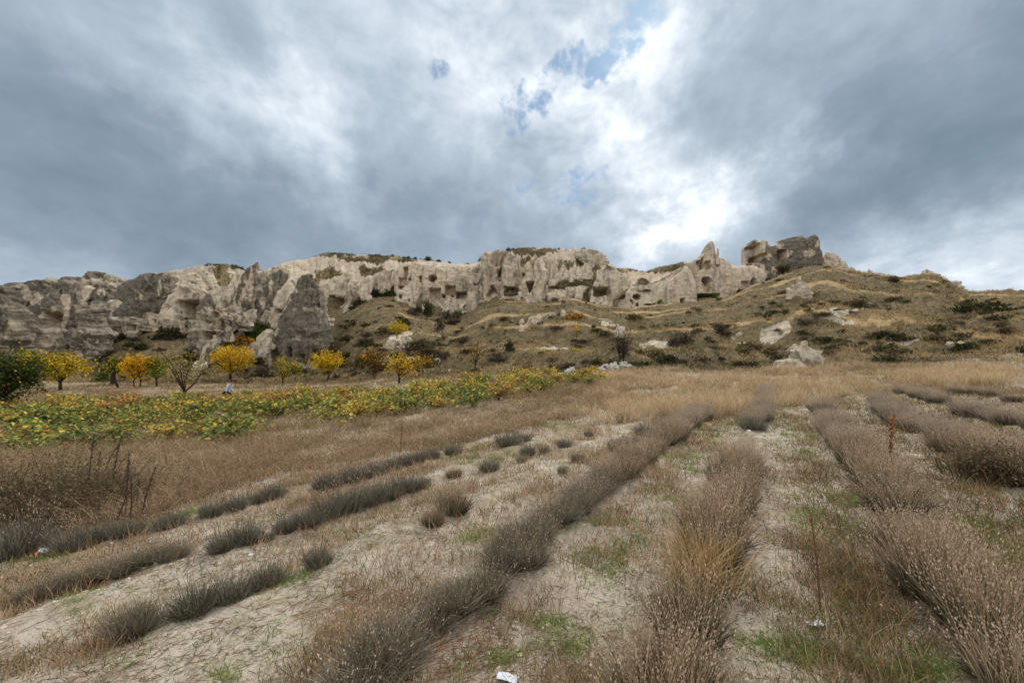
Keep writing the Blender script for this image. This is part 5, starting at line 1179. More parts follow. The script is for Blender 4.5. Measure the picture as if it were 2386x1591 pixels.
def build_lavender():
    def s_of(u, v): x, y, _ = gp(u, v); return float(np.dot((x, y), ROW))
    A, B, Cc, D, E = -.46, -1.85, -3.24, -4.63, -6.02
    # the row that starts at the bottom edge right of the middle
    lav_row(A, 1.78, 2.6, .22, 'tall', .95, 'tall dark lavender from the bottom edge in the centre row', 'lavender at the near end of the centre row', 1.0)
    lav_row(A, 3.4, 7.2, .29, 'tall', 1.0, 'tall brown lavender behind the straw tussock in the centre row', 'tall lavender of the centre row', 1.12)
    lav('cushion', *(PERP * A + ROW * 10.3), 1.15, 'round grey lavender standing at the front of the far centre row', None)
    lav_row(A, 10.7, 21, .42, lambda s: 'faded', 1.05, 'faded lavender from the round grey one towards the white boulder', 'faded lavender of the far centre row', 1.05)
    # the long row left of it
    lav_row(B, .78, 1.65, .20, 'grey', .90, 'lavender from the bottom edge in the long left row', 'near lavender of the long left row', .85)
    lav_row(B, 1.95, 3.1, .21, 'grey', .90, 'grey lavender after the near gap in the long left row', 'grey lavender of the long left row', .85)
    lav_row(B, 3.25, 6.6, .235, lambda s: 'grey' if s < 5.2 else 'tall', .88, 'dense grey-brown lavender from the front in the long left row\'s middle stretch', 'middle lavender of the long left row', .92)
    lav_row(B, 6.95, 13.5, .36, lambda s: 'tall' if s < 9 else 'faded', 1.08, 'pinkish lavender from the front in the long left row\'s far stretch', 'far lavender of the long left row', 1.05)
    # right-hand rows
    lav_row(.93, 2.6, 4.7, .25, 'tall', .90, 'tall seeding lavender from the bottom right corner', 'tall lavender at the right edge', 1.15)
    lav_row(.93, 5.35, 14, .42, lambda s: 'tall' if s < 8 else 'faded', 1.05, 'lavender from the front in the row just right of the centre row', 'lavender right of the centre row', 1.0)
    lav_row(2.32, 4.6, 16, .44, lambda s: 'tall' if s < 9 else 'faded', 1.05, 'dark based lavender from the front, second row right of centre', 'lavender in the second row from the right', .95, .09, .10)
    lav_row(3.71, 7.0, 20, .55, 'faded', 1.05, 'faded lavender from the front, third row right of centre', 'lavender in the third row from the right', .95, .1, .25)
    lav_row(5.1, 9.5, 20, .65, 'faded', 1.1, 'faded lavender from the front, rightmost row near the rubble', 'lavender in the rightmost row', .95, .12, .3)
    # broken rows of clipped cushions on the left
    for l in [((310, 1500, 140), 'grey', 'big spiky lavender alone at the bottom left'), ((455, 1440, 98), 'cushion', 'silvery cushion right of the big bottom-left lavender'), ((545, 1405, 82), 'cushion', 'grey cushion in the second gap of the bottom-left row'), ((622, 1372, 72), 'cushion', 'dull small cushion on the bare soil, left of centre'), ((742, 1325, 72), 'cushion', 'dead purplish cushion lying left of the red straw'), ((1010, 1232, 70), 'tall', 'small grey lavender left of its larger twin in mid-field'), ((1055, 1205, 96), 'tall', 'larger grey lavender of the pair in mid-field'), ((1058, 1115, 50), 'tall', 'olive lavender clump behind the mid-field pair')]:
        lav_px([l[0]], l[1], l[2], None)
    lav_px([(1310, 1105, 26), (1350, 1062, 0) if False else (1345, 1078, 30), (1440, 1052, 46), (1466, 1040, 34), (1505, 1018, 46), (1548, 992, 44), (1452, 985, 34), (1372, 1018, 24), (1230, 1062, 36), (1268, 1056, 22), (1315, 1043, 36), (1185, 1040, 50), (1218, 1030, 34), (1140, 1100, 40), (1215, 1078, 26)], 'cushion', 'small grey cushion from the left in the weedy mid-field', 'scattered lavender cushions in the mid-field')
    lav_px([(130, 1395, 110), (185, 1375, 90), (285, 1350, 110), (345, 1325, 100), (400, 1310, 80), (80, 1412, 100), (235, 1362, 100)], 'grey', 'green-tinged spiky lavender from the left in the lower left hedge', 'lavender hedge at the lower left', .82)
    lav_px([(520, 1290, 62), (575, 1272, 70), (625, 1262, 30), (668, 1245, 56), (722, 1232, 66), (770, 1212, 70), (815, 1195, 66), (860, 1180, 64), (905, 1166, 60), (948, 1150, 54), (985, 1140, 42)], 'cushion', 'grey lavender cushion from the left in the long left hedge', 'cushions of the long left hedge')
    lav_px([(30, 1310, 120), (90, 1290, 76), (180, 1285, 80), (228, 1268, 70), (290, 1256, 60)], 'cushion', 'dark lavender cushion from the left edge by the white bag', 'lavender cushions at the left edge')
    lav_px([(395, 1232, 52), (492, 1208, 54), (552, 1192, 48), (600, 1174, 40), (640, 1164, 48)], 'cushion', 'round grey cushion from the left in the upper left row', 'round cushions of the upper left row')
    lav_px([(752, 1145, 46), (785, 1135, 46), (820, 1124, 46), (852, 1114, 44), (884, 1104, 44), (915, 1094, 42), (945, 1086, 40), (975, 1078, 38), (1005, 1070, 36), (1055, 1062, 38)], 'cushion', 'dark grey lavender from the left in the hedge along the dry weeds', 'lavender of the upper hedge')
build_lavender()
def ico():
    t = (1 + 5 ** .5) / 2
    v = np.array([(-1, t, 0), (1, t, 0), (-1, -t, 0), (1, -t, 0), (0, -1, t), (0, 1, t), (0, -1, -t), (0, 1, -t), (t, 0, -1), (t, 0, 1), (-t, 0, -1), (-t, 0, 1)], float)
    f = np.array([(0, 11, 5), (0, 5, 1), (0, 1, 7), (0, 7, 10), (0, 10, 11), (1, 5, 9), (5, 11, 4), (11, 10, 2), (10, 7, 6), (7, 1, 8), (3, 9, 4), (3, 4, 2), (3, 2, 6), (3, 6, 8), (3, 8, 9), (4, 9, 5), (2, 4, 11), (6, 2, 10), (8, 6, 7), (9, 8, 1)])
    V = list(unit(v)); F_ = []; cache = {}
    def mid(a, b):
        k = (min(a, b), max(a, b))
        if k not in cache: V.append(unit(V[a] + V[b])); cache[k] = len(V) - 1
        return cache[k]
    for a, b, c in f:
        d, e, g = mid(a, b), mid(b, c), mid(c, a); F_ += [(a, d, g), (b, e, d), (c, g, e), (d, e, g)]
    return np.array(V), np.array(F_)

def stones_mesh(name, P, r, sd, mat=None):
    """many rough stones, too small to single out"""
    v, f = ico(); v = v[:12]; f0 = np.array([(0, 11, 5), (0, 5, 1), (0, 1, 7), (0, 7, 10), (0, 10, 11), (1, 5, 9), (5, 11, 4), (11, 10, 2), (10, 7, 6), (7, 1, 8), (3, 9, 4), (3, 4, 2), (3, 2, 6), (3, 6, 8), (3, 8, 9), (4, 9, 5), (2, 4, 11), (6, 2, 10), (8, 6, 7), (9, 8, 1)])
    N = len(P)
    V = P[:, None] + v[None] * r[:, None, None] * rng.uniform(.7, 1.25, (N, 12, 1)) * np.array([1.15, .9, .75])
    return mesh(name, V.reshape(-1, 3), [(np.arange(N)[:, None, None] * 12 + f0[None]).reshape(-1, 3)], smooth=False, mat=mat or STONE)
CLOD = make_simple('soil_clod', (0.36, 0.275, 0.21), (0.55, 0.445, 0.35), 12, 0.95, 0.01)
# ------------------------------------------------------------------ grasses and weeds
def scatter(N, y0, y1, dens, u0=-80, u1=2470):
    """points on the ground, even over the view, kept with probability dens(u, v, x, y)"""
    u = rng.uniform(u0, u1, N); Y = np.exp(rng.uniform(math.log(y0), math.log(y1), N))
    x = (u - CX) / F * Y; z = zt(x, Y)
    v = HV - F * z / Y
    k = rng.random(N) < dens(u, v, x, Y)
    return np.stack([x[k], Y[k], z[k]], -1), u[k], v[k]

def tufts(g, P, nb, h, spread, wd, cols, lean=.45, droop=.35, tipmul=1.25, basemul=.6, two=True, wts=None):
    """nb blades from every root"""
    N = len(P)
    if N == 0: return
    h = np.broadcast_to(h, N); sp = np.broadcast_to(spread, N); wd = np.broadcast_to(wd, N)
    base = np.repeat(P, nb, 0) + rng.normal(size=(N * nb, 3)) * np.repeat(sp, nb)[:, None] * [1, 1, 0]
    base[:, 2] -= .02
    d = rng.normal(size=(N * nb, 3)) * lean; d[:, 2] = 1
    L = np.repeat(h, nb) * rng.uniform(.55, 1.2, N * nb)
    b = rng.normal(size=(N * nb, 3)) * droop; b[:, 2] = -np.abs(b[:, 2]) * .4
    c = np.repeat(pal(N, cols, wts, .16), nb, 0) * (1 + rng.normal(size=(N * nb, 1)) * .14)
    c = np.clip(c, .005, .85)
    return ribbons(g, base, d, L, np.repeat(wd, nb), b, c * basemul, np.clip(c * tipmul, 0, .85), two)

ROWS_D = [-.46, -1.85, -3.24, -4.63, -6.02, .93, 2.32, 3.71]
def rowdist(x, y):
    d = x * PERP[0] + y * PERP[1]
    return np.min(np.abs(d[:, None] - np.array(ROWS_D)[None]), 1)
GOLD = [(1330, 960), (1400, 905), (1360, 893), (1385, 874), (1480, 862), (1580, 862), (1800, 860), (2000, 850), (2386, 840), (2480, 838), (2480, 905), (2250, 905), (2080, 915), (1960, 925), (1840, 948), (1700, 972), (1560, 1000), (1400, 1000)]
REDDISH = [(-80, 1085), (120, 1075), (300, 1055), (520, 1042), (760, 1022), (900, 1005), (1010, 985), (1130, 960), (1260, 930), (1370, 900), (1450, 878), (1500, 880), (1470, 910), (1400, 955), (1320, 985), (1180, 1010), (1060, 1035), (760, 1085), (600, 1120), (420, 1180), (330, 1215), (200, 1235), (-80, 1250)]
STRAW1 = [(.70, .50, .30), (.58, .40, .235), (.76, .57, .37), (.48, .325, .185)]
REDD = [(.44, .30, .19), (.35, .235, .145), (.52, .37, .24), (.27, .185, .11)]
def build_grass():
    # tall blonde grass at the head of the lavender
    g = Geo()
    P, u, v = scatter(26000, 11, 34, lambda u, v, x, y: inpoly(u, v, GOLD) * (.35 + .65 * (n2(x, y, 2.5, 2, 70) > -.35)) * (rowdist(x, y) > .12))
    nn = n2(P[:, 0], P[:, 1], 3.2, 3, 95); hh = rng.uniform(.30, .60, len(P)) * (1 + .55 * nn); bl = nn + rng.normal(size=len(P)) * .25 > -.12
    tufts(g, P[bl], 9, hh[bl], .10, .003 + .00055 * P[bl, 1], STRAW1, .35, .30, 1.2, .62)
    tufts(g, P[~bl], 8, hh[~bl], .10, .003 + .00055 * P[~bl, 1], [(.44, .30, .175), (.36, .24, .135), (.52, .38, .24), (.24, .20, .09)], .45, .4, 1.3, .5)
    o = obj('dry_grass', g.mesh('dry_grass', DRY), kind='stuff', label='tall blonde dry grass at the head of the lavender rows', cat='dry grass')
    # brown dry weeds between vineyard and lavender
    g = Geo()
    P, u, v = scatter(30000, 5, 30, lambda u, v, x, y: inpoly(u, v, REDDISH) * (.25 + .75 * (n2(x, y, 1.6, 2, 71) > -.25)))
    tufts(g, P, 8, rng.uniform(.28, .62, len(P)) * (1 + .45 * n2(P[:, 0], P[:, 1], 1.5, 3, 91)), .12, .003 + .00055 * P[:, 1], REDD + [(.16, .18, .06)], .55, .5, 1.3, .5, wts=[3, 3, 2.5, 2, 1])
    P, u, v = scatter(9000, 9, 22, lambda u, v, x, y: inpoly(u, v - 18, VINEPOLY) * ~inpoly(u, v + 40, VINEPOLY) * (.15 + .85 * (n2(x, y, 1.4, 2, 96) > .0)))
    tufts(g, P, 8, rng.uniform(.35, .75, len(P)), .12, .003 + .00055 * P[:, 1], REDD + [(.20, .22, .07)], .5, .4, 1.3, .5)
    obj('dry_weeds', g.mesh('dry_weeds', DRY), kind='stuff', label='brown dry weeds between the vineyard and the lavender', cat='weeds')
    # weeds under the vines
    g = Geo()
    P, u, v = scatter(26000, 10, 36, lambda u, v, x, y: inpoly(u, v, VINEPOLY) * (.25 + .75 * (n2(x, y, 2.2, 2, 83) > -.1)))
    tufts(g, P, 5, rng.uniform(.12, .38, len(P)), .15, .004 + .0008 * P[:, 1], [(.36, .22, .10), (.44, .30, .15), (.30, .15, .06), (.18, .20, .06), (.14, .17, .05)], .6, .4, 1.2, .6, False)
    obj('vineyard_weeds', g.mesh('vineyard_weeds', DRY), kind='stuff', label='rusty and green weeds growing under the grapevines', cat='weeds')
    # straw behind and among the vines
    g = Geo()
    P, u, v = scatter(52000, 16, 66, lambda u, v, x, y: (v < foot_v(u) + 60) * (v > foot_v(u) - 8) * (u < 1400) * (.3 + .7 * (n2(x, y, 4, 2, 72) > -.1)))
    tufts(g, P, 5, rng.uniform(.22, .5, len(P)), .22, .004 + .0009 * P[:, 1], [(.36, .245, .135), (.30, .20, .11), (.43, .30, .17), (.16, .14, .055)], .5, .4, 1.2, .6, False)
    obj('straw_grass', g.mesh('straw_grass', DRY), kind='stuff', label='straw-coloured grass around the autumn trees', cat='dry grass')
    # grasses of the slopes
    g = Geo()
    def dh(u, v, x, y):
        f, a, s = terraces(u, y); vis = (y > foot_Y(u) - 1) * (y < base_Y(u) + 2 + 3 * (u > 1800))
        return vis * (1 - .92 * ell(u, v, BARE))
    P, u, v = scatter(70000, 24, 136, dh)
    f, a, s = terraces(u, P[:, 1])
    st = a * np.exp(-((f - .0) / .09) ** 2) + a * np.exp(-((f - 1) / .06) ** 2) + .55 * sstep(.05, .5, n2(P[:, 0], P[:, 1], 6, 3, 41))
    clump = n2(P[:, 0], P[:, 1], 2.2, 3, 92)
    isst = rng.random(len(P)) < np.clip(st * (.6 + .5 * sstep(-.3, .3, n2(P[:, 0], P[:, 1], 8, 2, 44))) + .75 * sstep(.05, .45, clump), .05, .9)
    rng2 = clump < -.12
    isgr = (n2(P[:, 0], P[:, 1], 5, 3, 74) > .42) & ~isst & (u > 950)
    hh = rng.uniform(.22, .5, len(P))
    wd = .012 + .0011 * P[:, 1]
    dark = ~isst & ~isgr
    tufts(g, P[isst], 5, hh[isst] * 1.1, .25, wd[isst], [(.50, .355, .18), (.42, .29, .145), (.58, .42, .23)], .45, .35, 1.15, .75, False)
    tufts(g, P[isgr], 5, hh[isgr] * .8, .3, wd[isgr], [(.12, .14, .035), (.16, .16, .05), (.10, .115, .03)], .6, .3, 1.1, .6, False)
    dk2 = dark & rng2; dark = dark & ~rng2
    tufts(g, P[dk2], 4, hh[dk2] * 1.15, .3, wd[dk2], [(.105, .08, .046), (.09, .082, .035), (.13, .098, .056), (.075, .058, .04)], .6, .4, 1.2, .6, False)
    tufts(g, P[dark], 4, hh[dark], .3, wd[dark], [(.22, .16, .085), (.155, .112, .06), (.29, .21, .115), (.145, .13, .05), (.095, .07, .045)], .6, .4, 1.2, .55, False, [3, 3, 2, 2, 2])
    obj('hill_grass', g.mesh('hill_grass', DRY), kind='stuff', label='brown and straw grass covering the terraced slopes', cat='grass')
    # grassy caps on the plateau
    g = Geo()
    P, u, v = scatter(60000, 100, 175, lambda u, v, x, y: ell(u, v, GRASSZ) * (y > base_Y(u) + 2), 380, 1900)
    tufts(g, P, 4, rng.uniform(.3, .8, len(P)), .4, .16, [(.13, .10, .045), (.09, .075, .035), (.2, .15, .07), (.08, .08, .03)], .6, .3, 1.2, .6, False)
    obj('cap_scrub', g.mesh('cap_scrub', DRY), kind='stuff', label='dark scrub growing on the ledges and top of the cliffs', cat='scrub')
    # sparse rusty stalks in the lavender field
    g = Geo()
    def dw(u, v, x, y):
        n = n2(x, y, .9, 3, 75)
        right = sstep(1780, 2000, u) * 1.1
        return np.clip((sstep(-.1, .7, n) * .75 + right * .4 + .35 * sstep(5, 9, y) + .30 * sstep(-100, 300, u) * sstep(1700, 1450, u) * sstep(1420, 1250, v)) * .80, 0, 1) * (~inpoly(u, v, GOLD)) * (~inpoly(u, v, VINEPOLY)) * (y < 20) * (v > 890) * (.12 + .88 * sstep(.16, .42, rowdist(x, y)))
    P, u, v = scatter(105000, 1.9, 19, dw)
    k = rng.random(len(P)) < np.interp(u, [0, 700, 1500, 2000, 2386], [.35, .3, .35, .7, .75])
    hh = rng.uniform(.06, .22, len(P)) * (1 + .5 * (rng.random(len(P)) > .93))
    wd = .0028 + .0006 * P[:, 1]
    tufts(g, P[~k], 5, hh[~k], .05, wd[~k], [(.50, .345, .205), (.43, .285, .16), (.56, .41, .26), (.34, .23, .135)], .28, .22, 1.15, .7)
    tufts(g, P[k], 6, hh[k] * .9, .07, wd[k], [(.24, .14, .08), (.16, .16, .06), (.32, .185, .09), (.13, .17, .055), (.18, .11, .07)], .55, .3, 1.2, .6)
    obj('field_weeds', g.mesh('field_weeds', DRY), kind='stuff', label='thin rusty weeds standing between the lavender rows', cat='weeds')
    # fresh green weeds
    g = Geo()
    GC = [(1450, 1250, 110, 50), (1500, 1230, 60, 30), (1420, 1330, 70, 30), (1275, 1455, 60, 40), (1115, 1545, 50, 25), (1165, 1540, 40, 20), (680, 1350, 50, 20), (590, 1440, 60, 30), (520, 1530, 70, 50), (1840, 1500, 130, 90), (2060, 1560, 200, 60), (1930, 1180, 90, 60), (1800, 960, 30, 80), (1745, 940, 26, 70), (1330, 1500, 50, 30), (1120, 1260, 60, 20), (1990, 1420, 120, 40), (1850, 1040, 60, 40), (1600, 1080, 60, 40), (1690, 1010, 60, 50), (440, 1210, 80, 40), (1120, 1060, 120, 30), (300, 1180, 100, 40), (80, 1300, 60, 30), (2300, 1330, 120, 120), (1560, 1170, 60, 40), (830, 1250, 90, 20), (240, 1420, 80, 40), (1230, 985, 80, 25)]
    def dg(u, v, x, y):
        m = ell(u, v, GC, .9)
        return np.clip(m * (.10 + .9 * (n2(x, y, .28, 2, 77) > .12)) + (.09 + .10 * sstep(1780, 1950, u)) * (n2(x, y, .35, 2, 78) > .12), 0, 1) * (y < 22) * ~inpoly(u, v, VINEPOLY)
    P, u, v = scatter(120000, 1.85, 22, dg)
    tufts(g, P, 6, rng.uniform(.035, .10, len(P)) * (1 + .05 * P[:, 1]), .03, .0035 + .0006 * P[:, 1], [(.18, .30, .06), (.25, .36, .09), (.14, .23, .055), (.34, .36, .10)], .9, .5, 1.15, .75)
    obj('green_weeds', g.mesh('green_weeds', PLANT), kind='stuff', label='fresh green weeds in patches on the pale soil', cat='weeds')
    # fallen stems and straw lying on the soil
    g = Geo()
    P, u, v = scatter(42000, 1.85, 12, lambda u, v, x, y: (.25 + .75 * (n2(x, y, .5, 3, 79) > .0)) * ~inpoly(u, v, VINEPOLY))
    N = len(P); a = rng.uniform(0, 6.28, N); P[:, 2] += .006
    red = sstep(1300, 1000, u) * sstep(500, 750, u) * sstep(1330, 1420, v)
    a = np.where(rng.random(N) < .7 * red, rng.normal(.35, .3, N), a)
    d = np.stack([np.cos(a), np.sin(a), rng.normal(size=N) * .10 + .05], -1)
    L = rng.uniform(.03, .11, N) * (1 + 2.2 * red * rng.random(N))
    c = pal(N, [(.22, .15, .10), (.15, .105, .075), (.33, .235, .15), (.28, .16, .09)], None, .2)
    c = c * (1 - red[:, None] * .6) + red[:, None] * .6 * pal(N, [(.36, .19, .10), (.30, .15, .08)])
    ribbons(g, P, d, L, .0035 + .0004 * P[:, 1], rng.normal(size=(N, 3)) * .25 * np.array([1, 1, .1]), c, c, True)
    obj('fallen_straw', g.mesh('fallen_straw', DRY), kind='stuff', label='fallen dry stems littering the soil between the rows', cat='straw')
    # clods of soil
    P, u, v = scatter(5200, 1.85, 10, lambda u, v, x, y: (.2 + .8 * (n2(x, y, .7, 3, 84) > .0)) * ~inpoly(u, v, VINEPOLY))
    obj('soil_clods', stones_mesh('soil_clods', P + [0, 0, -.004], (.006 + .02 * rng.random(len(P)) ** 3) * (1 + .03 * P[:, 1]), 8, CLOD), kind='stuff', label='crumbly clods of pale soil between the rows', cat='soil clods')
    # leaves fallen under the trees and vines
    g = Geo()
    P, u, v = scatter(9000, 12, 66, lambda u, v, x, y: (v < foot_v(u) + 100) * (v > foot_v(u) - 8) * (u < 1400) * (.1 + .9 * (n2(x, y, 3, 2, 85) > .15)))
    leaves(g, P + [0, 0, .03], rng.uniform(.07, .13, len(P)), pal(len(P), [YEL, ORG, (.40, .2, .07), (.6, .42, .12)]), 1.5, 1.2)
    obj('fallen_leaves', g.mesh('fallen_leaves', PLANT), kind='stuff', label='yellow leaves fallen on the straw around the trees', cat='fallen leaves')
    # low dark cushions of scrub too many to count
    g = Geo()
    P, u, v = scatter(1150, 33, 118, lambda u, v, x, y: (y > foot_Y(u)) * (y < base_Y(u)) * (1 - ell(u, v, BARE)) * (.15 + .85 * (n2(x, y, 7, 3, 86) > .05)))
    k = 34; N = len(P); r = np.repeat(rng.uniform(.25, .75, N), k)
    q = unit(rng.normal(size=(N * k, 3))); q[:, 2] = np.abs(q[:, 2]) * .75
    leaves(g, np.repeat(P, k, 0) + q * (r * rng.random(N * k) ** .4)[:, None], .10 + .22 * r, np.repeat(pal(N, [(.10, .078, .05), (.07, .072, .03), (.14, .105, .06), (.065, .065, .03), (.15, .13, .05)]), k, 0) * (1 + .2 * rng.normal(size=(N * k, 1))).clip(.4, 1.6), .3, 1.8)
    obj('hill_scrub', g.mesh('hill_scrub', PLANT), kind='stuff', label='small dark cushions of scrub dotted over the slopes', cat='scrub')
    # pebbles
    P, u, v = scatter(7000, 1.85, 9, lambda u, v, x, y: (.3 + .7 * (n2(x, y, .6, 2, 80) > .1)) * ~inpoly(u, v, VINEPOLY))
    N = len(P); s = (.004 + .012 * rng.random(N) ** 4) * (1 + .06 * P[:, 1])
    o6 = np.array([(1, 0, 0), (0, 1, 0), (-1, 0, 0), (0, -1, 0), (0, 0, .7), (0, 0, -.7)], float)
    V = P[:, None] + o6[None] * s[:, None, None] * rng.uniform(.6, 1.3, (N, 6, 1))
    T = np.array([(0, 1, 4), (1, 2, 4), (2, 3, 4), (3, 0, 4), (1, 0, 5), (2, 1, 5), (3, 2, 5), (0, 3, 5)])
    me = mesh('pebbles', V.reshape(-1, 3), [(np.arange(N)[:, None, None] * 6 + T[None]).reshape(-1, 3)], smooth=False, mat=STONE)
    obj('pebbles', me, kind='stuff', label='small pale pebbles strewn over the soil', cat='pebbles')
build_grass()

# ------------------------------------------------------------------ single weeds and other small things
def spike(label, u, vb, vt, lean=0.0, col=(.075, .05, .036), thick=.018, cat='dry stalk', name='mullein_stalk', group=None, branch=0):
    x, y, z = gp(u, vb)
    h = (vb - vt) * y / F
    g = Geo()
    p = curve((0, 0, -.05), (lean * h, rng.normal() * .05, h), 9, 0, .02)
    tube(g, p, np.linspace(thick * .6, thick * .25, 9), 5, col)
    n = int(90 * max(h, .4)); t = .35 + .65 * rng.random(n) ** .8
    c = np.stack([np.interp(t, np.linspace(0, 1, 9), p[:, k]) for k in range(3)], -1) + rng.normal(size=(n, 3)) * thick * .45
    leaves(g, c, thick * 1.1, pal(n, [col, tuple(1.5 * q for q in col)], None, .25), .1, 1.6)
    for b in range(branch):
        q = p[rng.integers(3, 8)]
        e = q + np.array([rng.normal() * .2, rng.normal() * .1, rng.uniform(.05, .2)]) * h
        tube(g, curve(q, e, 4), np.linspace(thick * .3, thick * .1, 4), 3, col)
    return obj(name, g.mesh(name, DRY, True), loc=(x, y, z), label=label, cat=cat, group=group)
def build_small():
    for i, a in enumerate([(202, 1190, 1010, .10), (232, 1150, 1022, .30), (258, 1170, 1018, .16), (270, 1110, 1040, .15), (290, 1240, 1052, .12), (300, 1225, 1108, .05), (330, 1210, 1086, .30), (322, 1195, 1120, .10), (230, 1120, 1050, .1), (262, 1230, 1140, .5), (388, 1110, 1062, .1)]):
        spike('dark brown seed spike leaning in the weeds at the left', a[0], a[1], a[2], a[3], group='seed spikes in the weeds at the left', thick=.017, col=(.105, .072, .05))
    spike('tall rust-coloured stalk standing alone among the right-hand rows', 2078, 1092, 962, -.02, (.30, .15, .07), .03, branch=9, name='rusty_stalk')
    spike('thin brown spike rising from the brown weeds near the vines', 930, 1060, 985, .10, (.2, .13, .08), .02)
    spike('dark broken stake between two grey cushions', 1475, 1062, 1022, .12, (.06, .045, .035), .035, name='dry_stake')
    spike('thin orange-brown spike at the lower right', 1912, 1425, 1200, -.06, (.22, .12, .07), .012, branch=6, name='rusty_stalk')
    spike('pale grass stalk rising left of the straw tussock', 1612, 1310, 1150, -.04, (.42, .27, .14), .006, name='grass_stalk')
    for i, (u, v, h) in enumerate([(78, 1195, 60), (25, 1175, 55), (195, 1120, 40)]):
        x, y, z = gp(u, v); g = Geo(); hh = h * y / F
        tube(g, curve((0, 0, -.05), (.02, 0, hh), 5), np.linspace(.012, .008, 5), 5, (.16, .19, .06))
        n = 120; t = rng.random(n); r = .03 + .05 * t
        c = np.stack([rng.normal(size=n) * r, rng.normal(size=n) * r, t * hh], -1)
        leaves(g, c, .055, pal(n, [(.30, .34, .11), (.22, .27, .08), (.38, .36, .16)]), .3, 2)
        obj('green_spurge', g.mesh('green_spurge', PLANT), loc=(x, y, z), label=['pale green plume of weed in front of the left thicket', 'yellowish plume of weed at the left edge', 'smaller green plume beside the dark spikes'][i], cat='weed')
    # the straw-coloured tussock standing in the centre row
    P = np.array([PERP * -.46 + ROW * s for s in (2.95, 3.1, 3.22)])
    g = Geo(); P3 = np.concatenate([P, zt(P[:, 0], P[:, 1])[:, None]], 1); base = P3[1].copy(); P3 -= base
    tufts(g, P3, 170, .46, .10, .006, [(.52, .36, .18), (.44, .30, .14), (.58, .43, .24)], .34, .30, 1.1, .65)
    tufts(g, P3, 60, .22, .12, .007, [(.12, .14, .05), (.16, .15, .06)], .7, .6, 1.1, .6)
    obj('grass_tussock', g.mesh('grass_tussock', DRY), loc=base, label='straw-yellow grass tussock standing in the centre lavender row', cat='grass tussock')
    # dark dry thicket at the left edge
    for i, (u, v, w, h, l) in enumerate([(60, 1215, 190, 130, 'dark dry thicket of stems at the left edge'), (215, 1200, 150, 95, 'tangled dry thicket right of the left-edge one'), (2345, 1120, 110, 62, 'dark seeding weed bush near the right edge')]):
        x, y, z = gp(u, v); m = y / F; n = 1500; g = Geo()
        b = np.stack([rng.normal(size=n) * w * m * .3, rng.normal(size=n) * w * m * .3, np.zeros(n)], -1)
        d = np.stack([b[:, 0] * .5, b[:, 1] * .5, np.full(n, .8)], -1) + rng.normal(size=(n, 3)) * .22
        c = pal(n, [(.12, .085, .055), (.19, .13, .08), (.09, .08, .04), (.24, .17, .10)], None, .2)
        tip = ribbons(g, b, d, rng.uniform(.45, 1.05, n) * h * m, .012, rng.normal(size=(n, 3)) * .25, c * .7, c)
        leaves(g, np.repeat(tip, 3, 0) + rng.normal(size=(n * 3, 3)) * .03, .018, pal(n * 3, [(.16, .11, .07), (.22, .16, .10), (.11, .11, .045)]), .2, 2)
        obj('dry_thicket', g.mesh('dry_thicket', DRY), loc=(x, y, z), label=l, cat='dry weeds')
    # stones and litter lying about
    ico_v, ico_f = ico()
    def stone(name, label, u, v, w, flat, mat, cat, sd, group=None):
        x, y, z = gp(u, v); r = .5 * w * y / F
        V = ico_v * (1 + .28 * fbm(ico_v * 1.3 + sd, 2, sd))[:, None] * [r, r * .8, r * flat]
        obj(name, mesh(name, V, [ico_f], smooth=False, mat=mat), loc=(x, y, z + r * flat * .35), label=label, cat=cat, group=group)
    WHITE = make_simple("white_stone", (.66, .64, .60), (.80, .78, .75), 9, .85, .01)
    stone('stone', 'white stone left of the long lavender row in mid-field', 1462, 1098, 24, .5, WHITE, 'stone', 3)
    stone('stone', 'flat pale stone lying between the right-hand rows', 2136, 1066, 40, .32, STONE, 'stone', 4)
    stone('stone', 'small pale stone on the soil behind the mid-field pair', 1119, 1131, 16, .5, WHITE, 'stone', 5)
    stone('stone', 'tiny white stone beside the far centre row', 1744, 1005, 11, .6, WHITE, 'stone', 6)
    stone('stone', 'small white stone by the lower left cushions', 585, 1293, 14, .5, WHITE, 'stone', 7)
    # crumpled white bag, sheet of paper, plastic scrap
    PAPER = make_simple("white_plastic", (.50, .53, .56), (.66, .68, .70), 12, .5, .004)
    ORANGE = make_simple("orange_print", (.55, .14, .03), (.62, .20, .05), 12, .6, .002)
    def sheet(name, label, u, v, w, d, rot, mat, cat, crumple):
        x, y, z = gp(u, v); n = 14
        s, t = np.meshgrid(np.linspace(-.5, .5, n), np.linspace(-.5, .5, n), indexing='ij')
        h = crumple * (fbm(np.stack([s * 4, t * 4, 0 * s + u], -1), 3, 9) + .6)
        V = np.stack([s * w, t * d, h], -1).reshape(-1, 3)
        i = np.arange(n * n).reshape(n, n)
        q = np.stack([i[:-1, :-1], i[1:, :-1], i[1:, 1:], i[:-1, 1:]], -1).reshape(-1, 4)
        me = mesh(name, V, [q], mat=mat)
        o = obj(name, me, loc=(x, y, z + .015), label=label, cat=cat); o.rotation_euler = (0, 0, rot)
        md = o.modifiers.new('thickness', 'SOLIDIFY'); md.thickness = .002
        return o
    sheet('plastic_bag', 'crumpled white and orange bag by the left-edge lavender', 112, 1290, .17, .10, .3, PAPER, 'litter', .035)
    o = [q for q in bpy.data.objects if q.name == 'plastic_bag'][0]
    s = np.linspace(-.5, .5, 8)
    a, b = np.meshgrid(s, s, indexing='ij'); V = np.stack([a * .07 - .06, b * .06 - .055, .02 * np.cos(a * 9) + .02], -1).reshape(-1, 3); i = np.arange(64).reshape(8, 8)
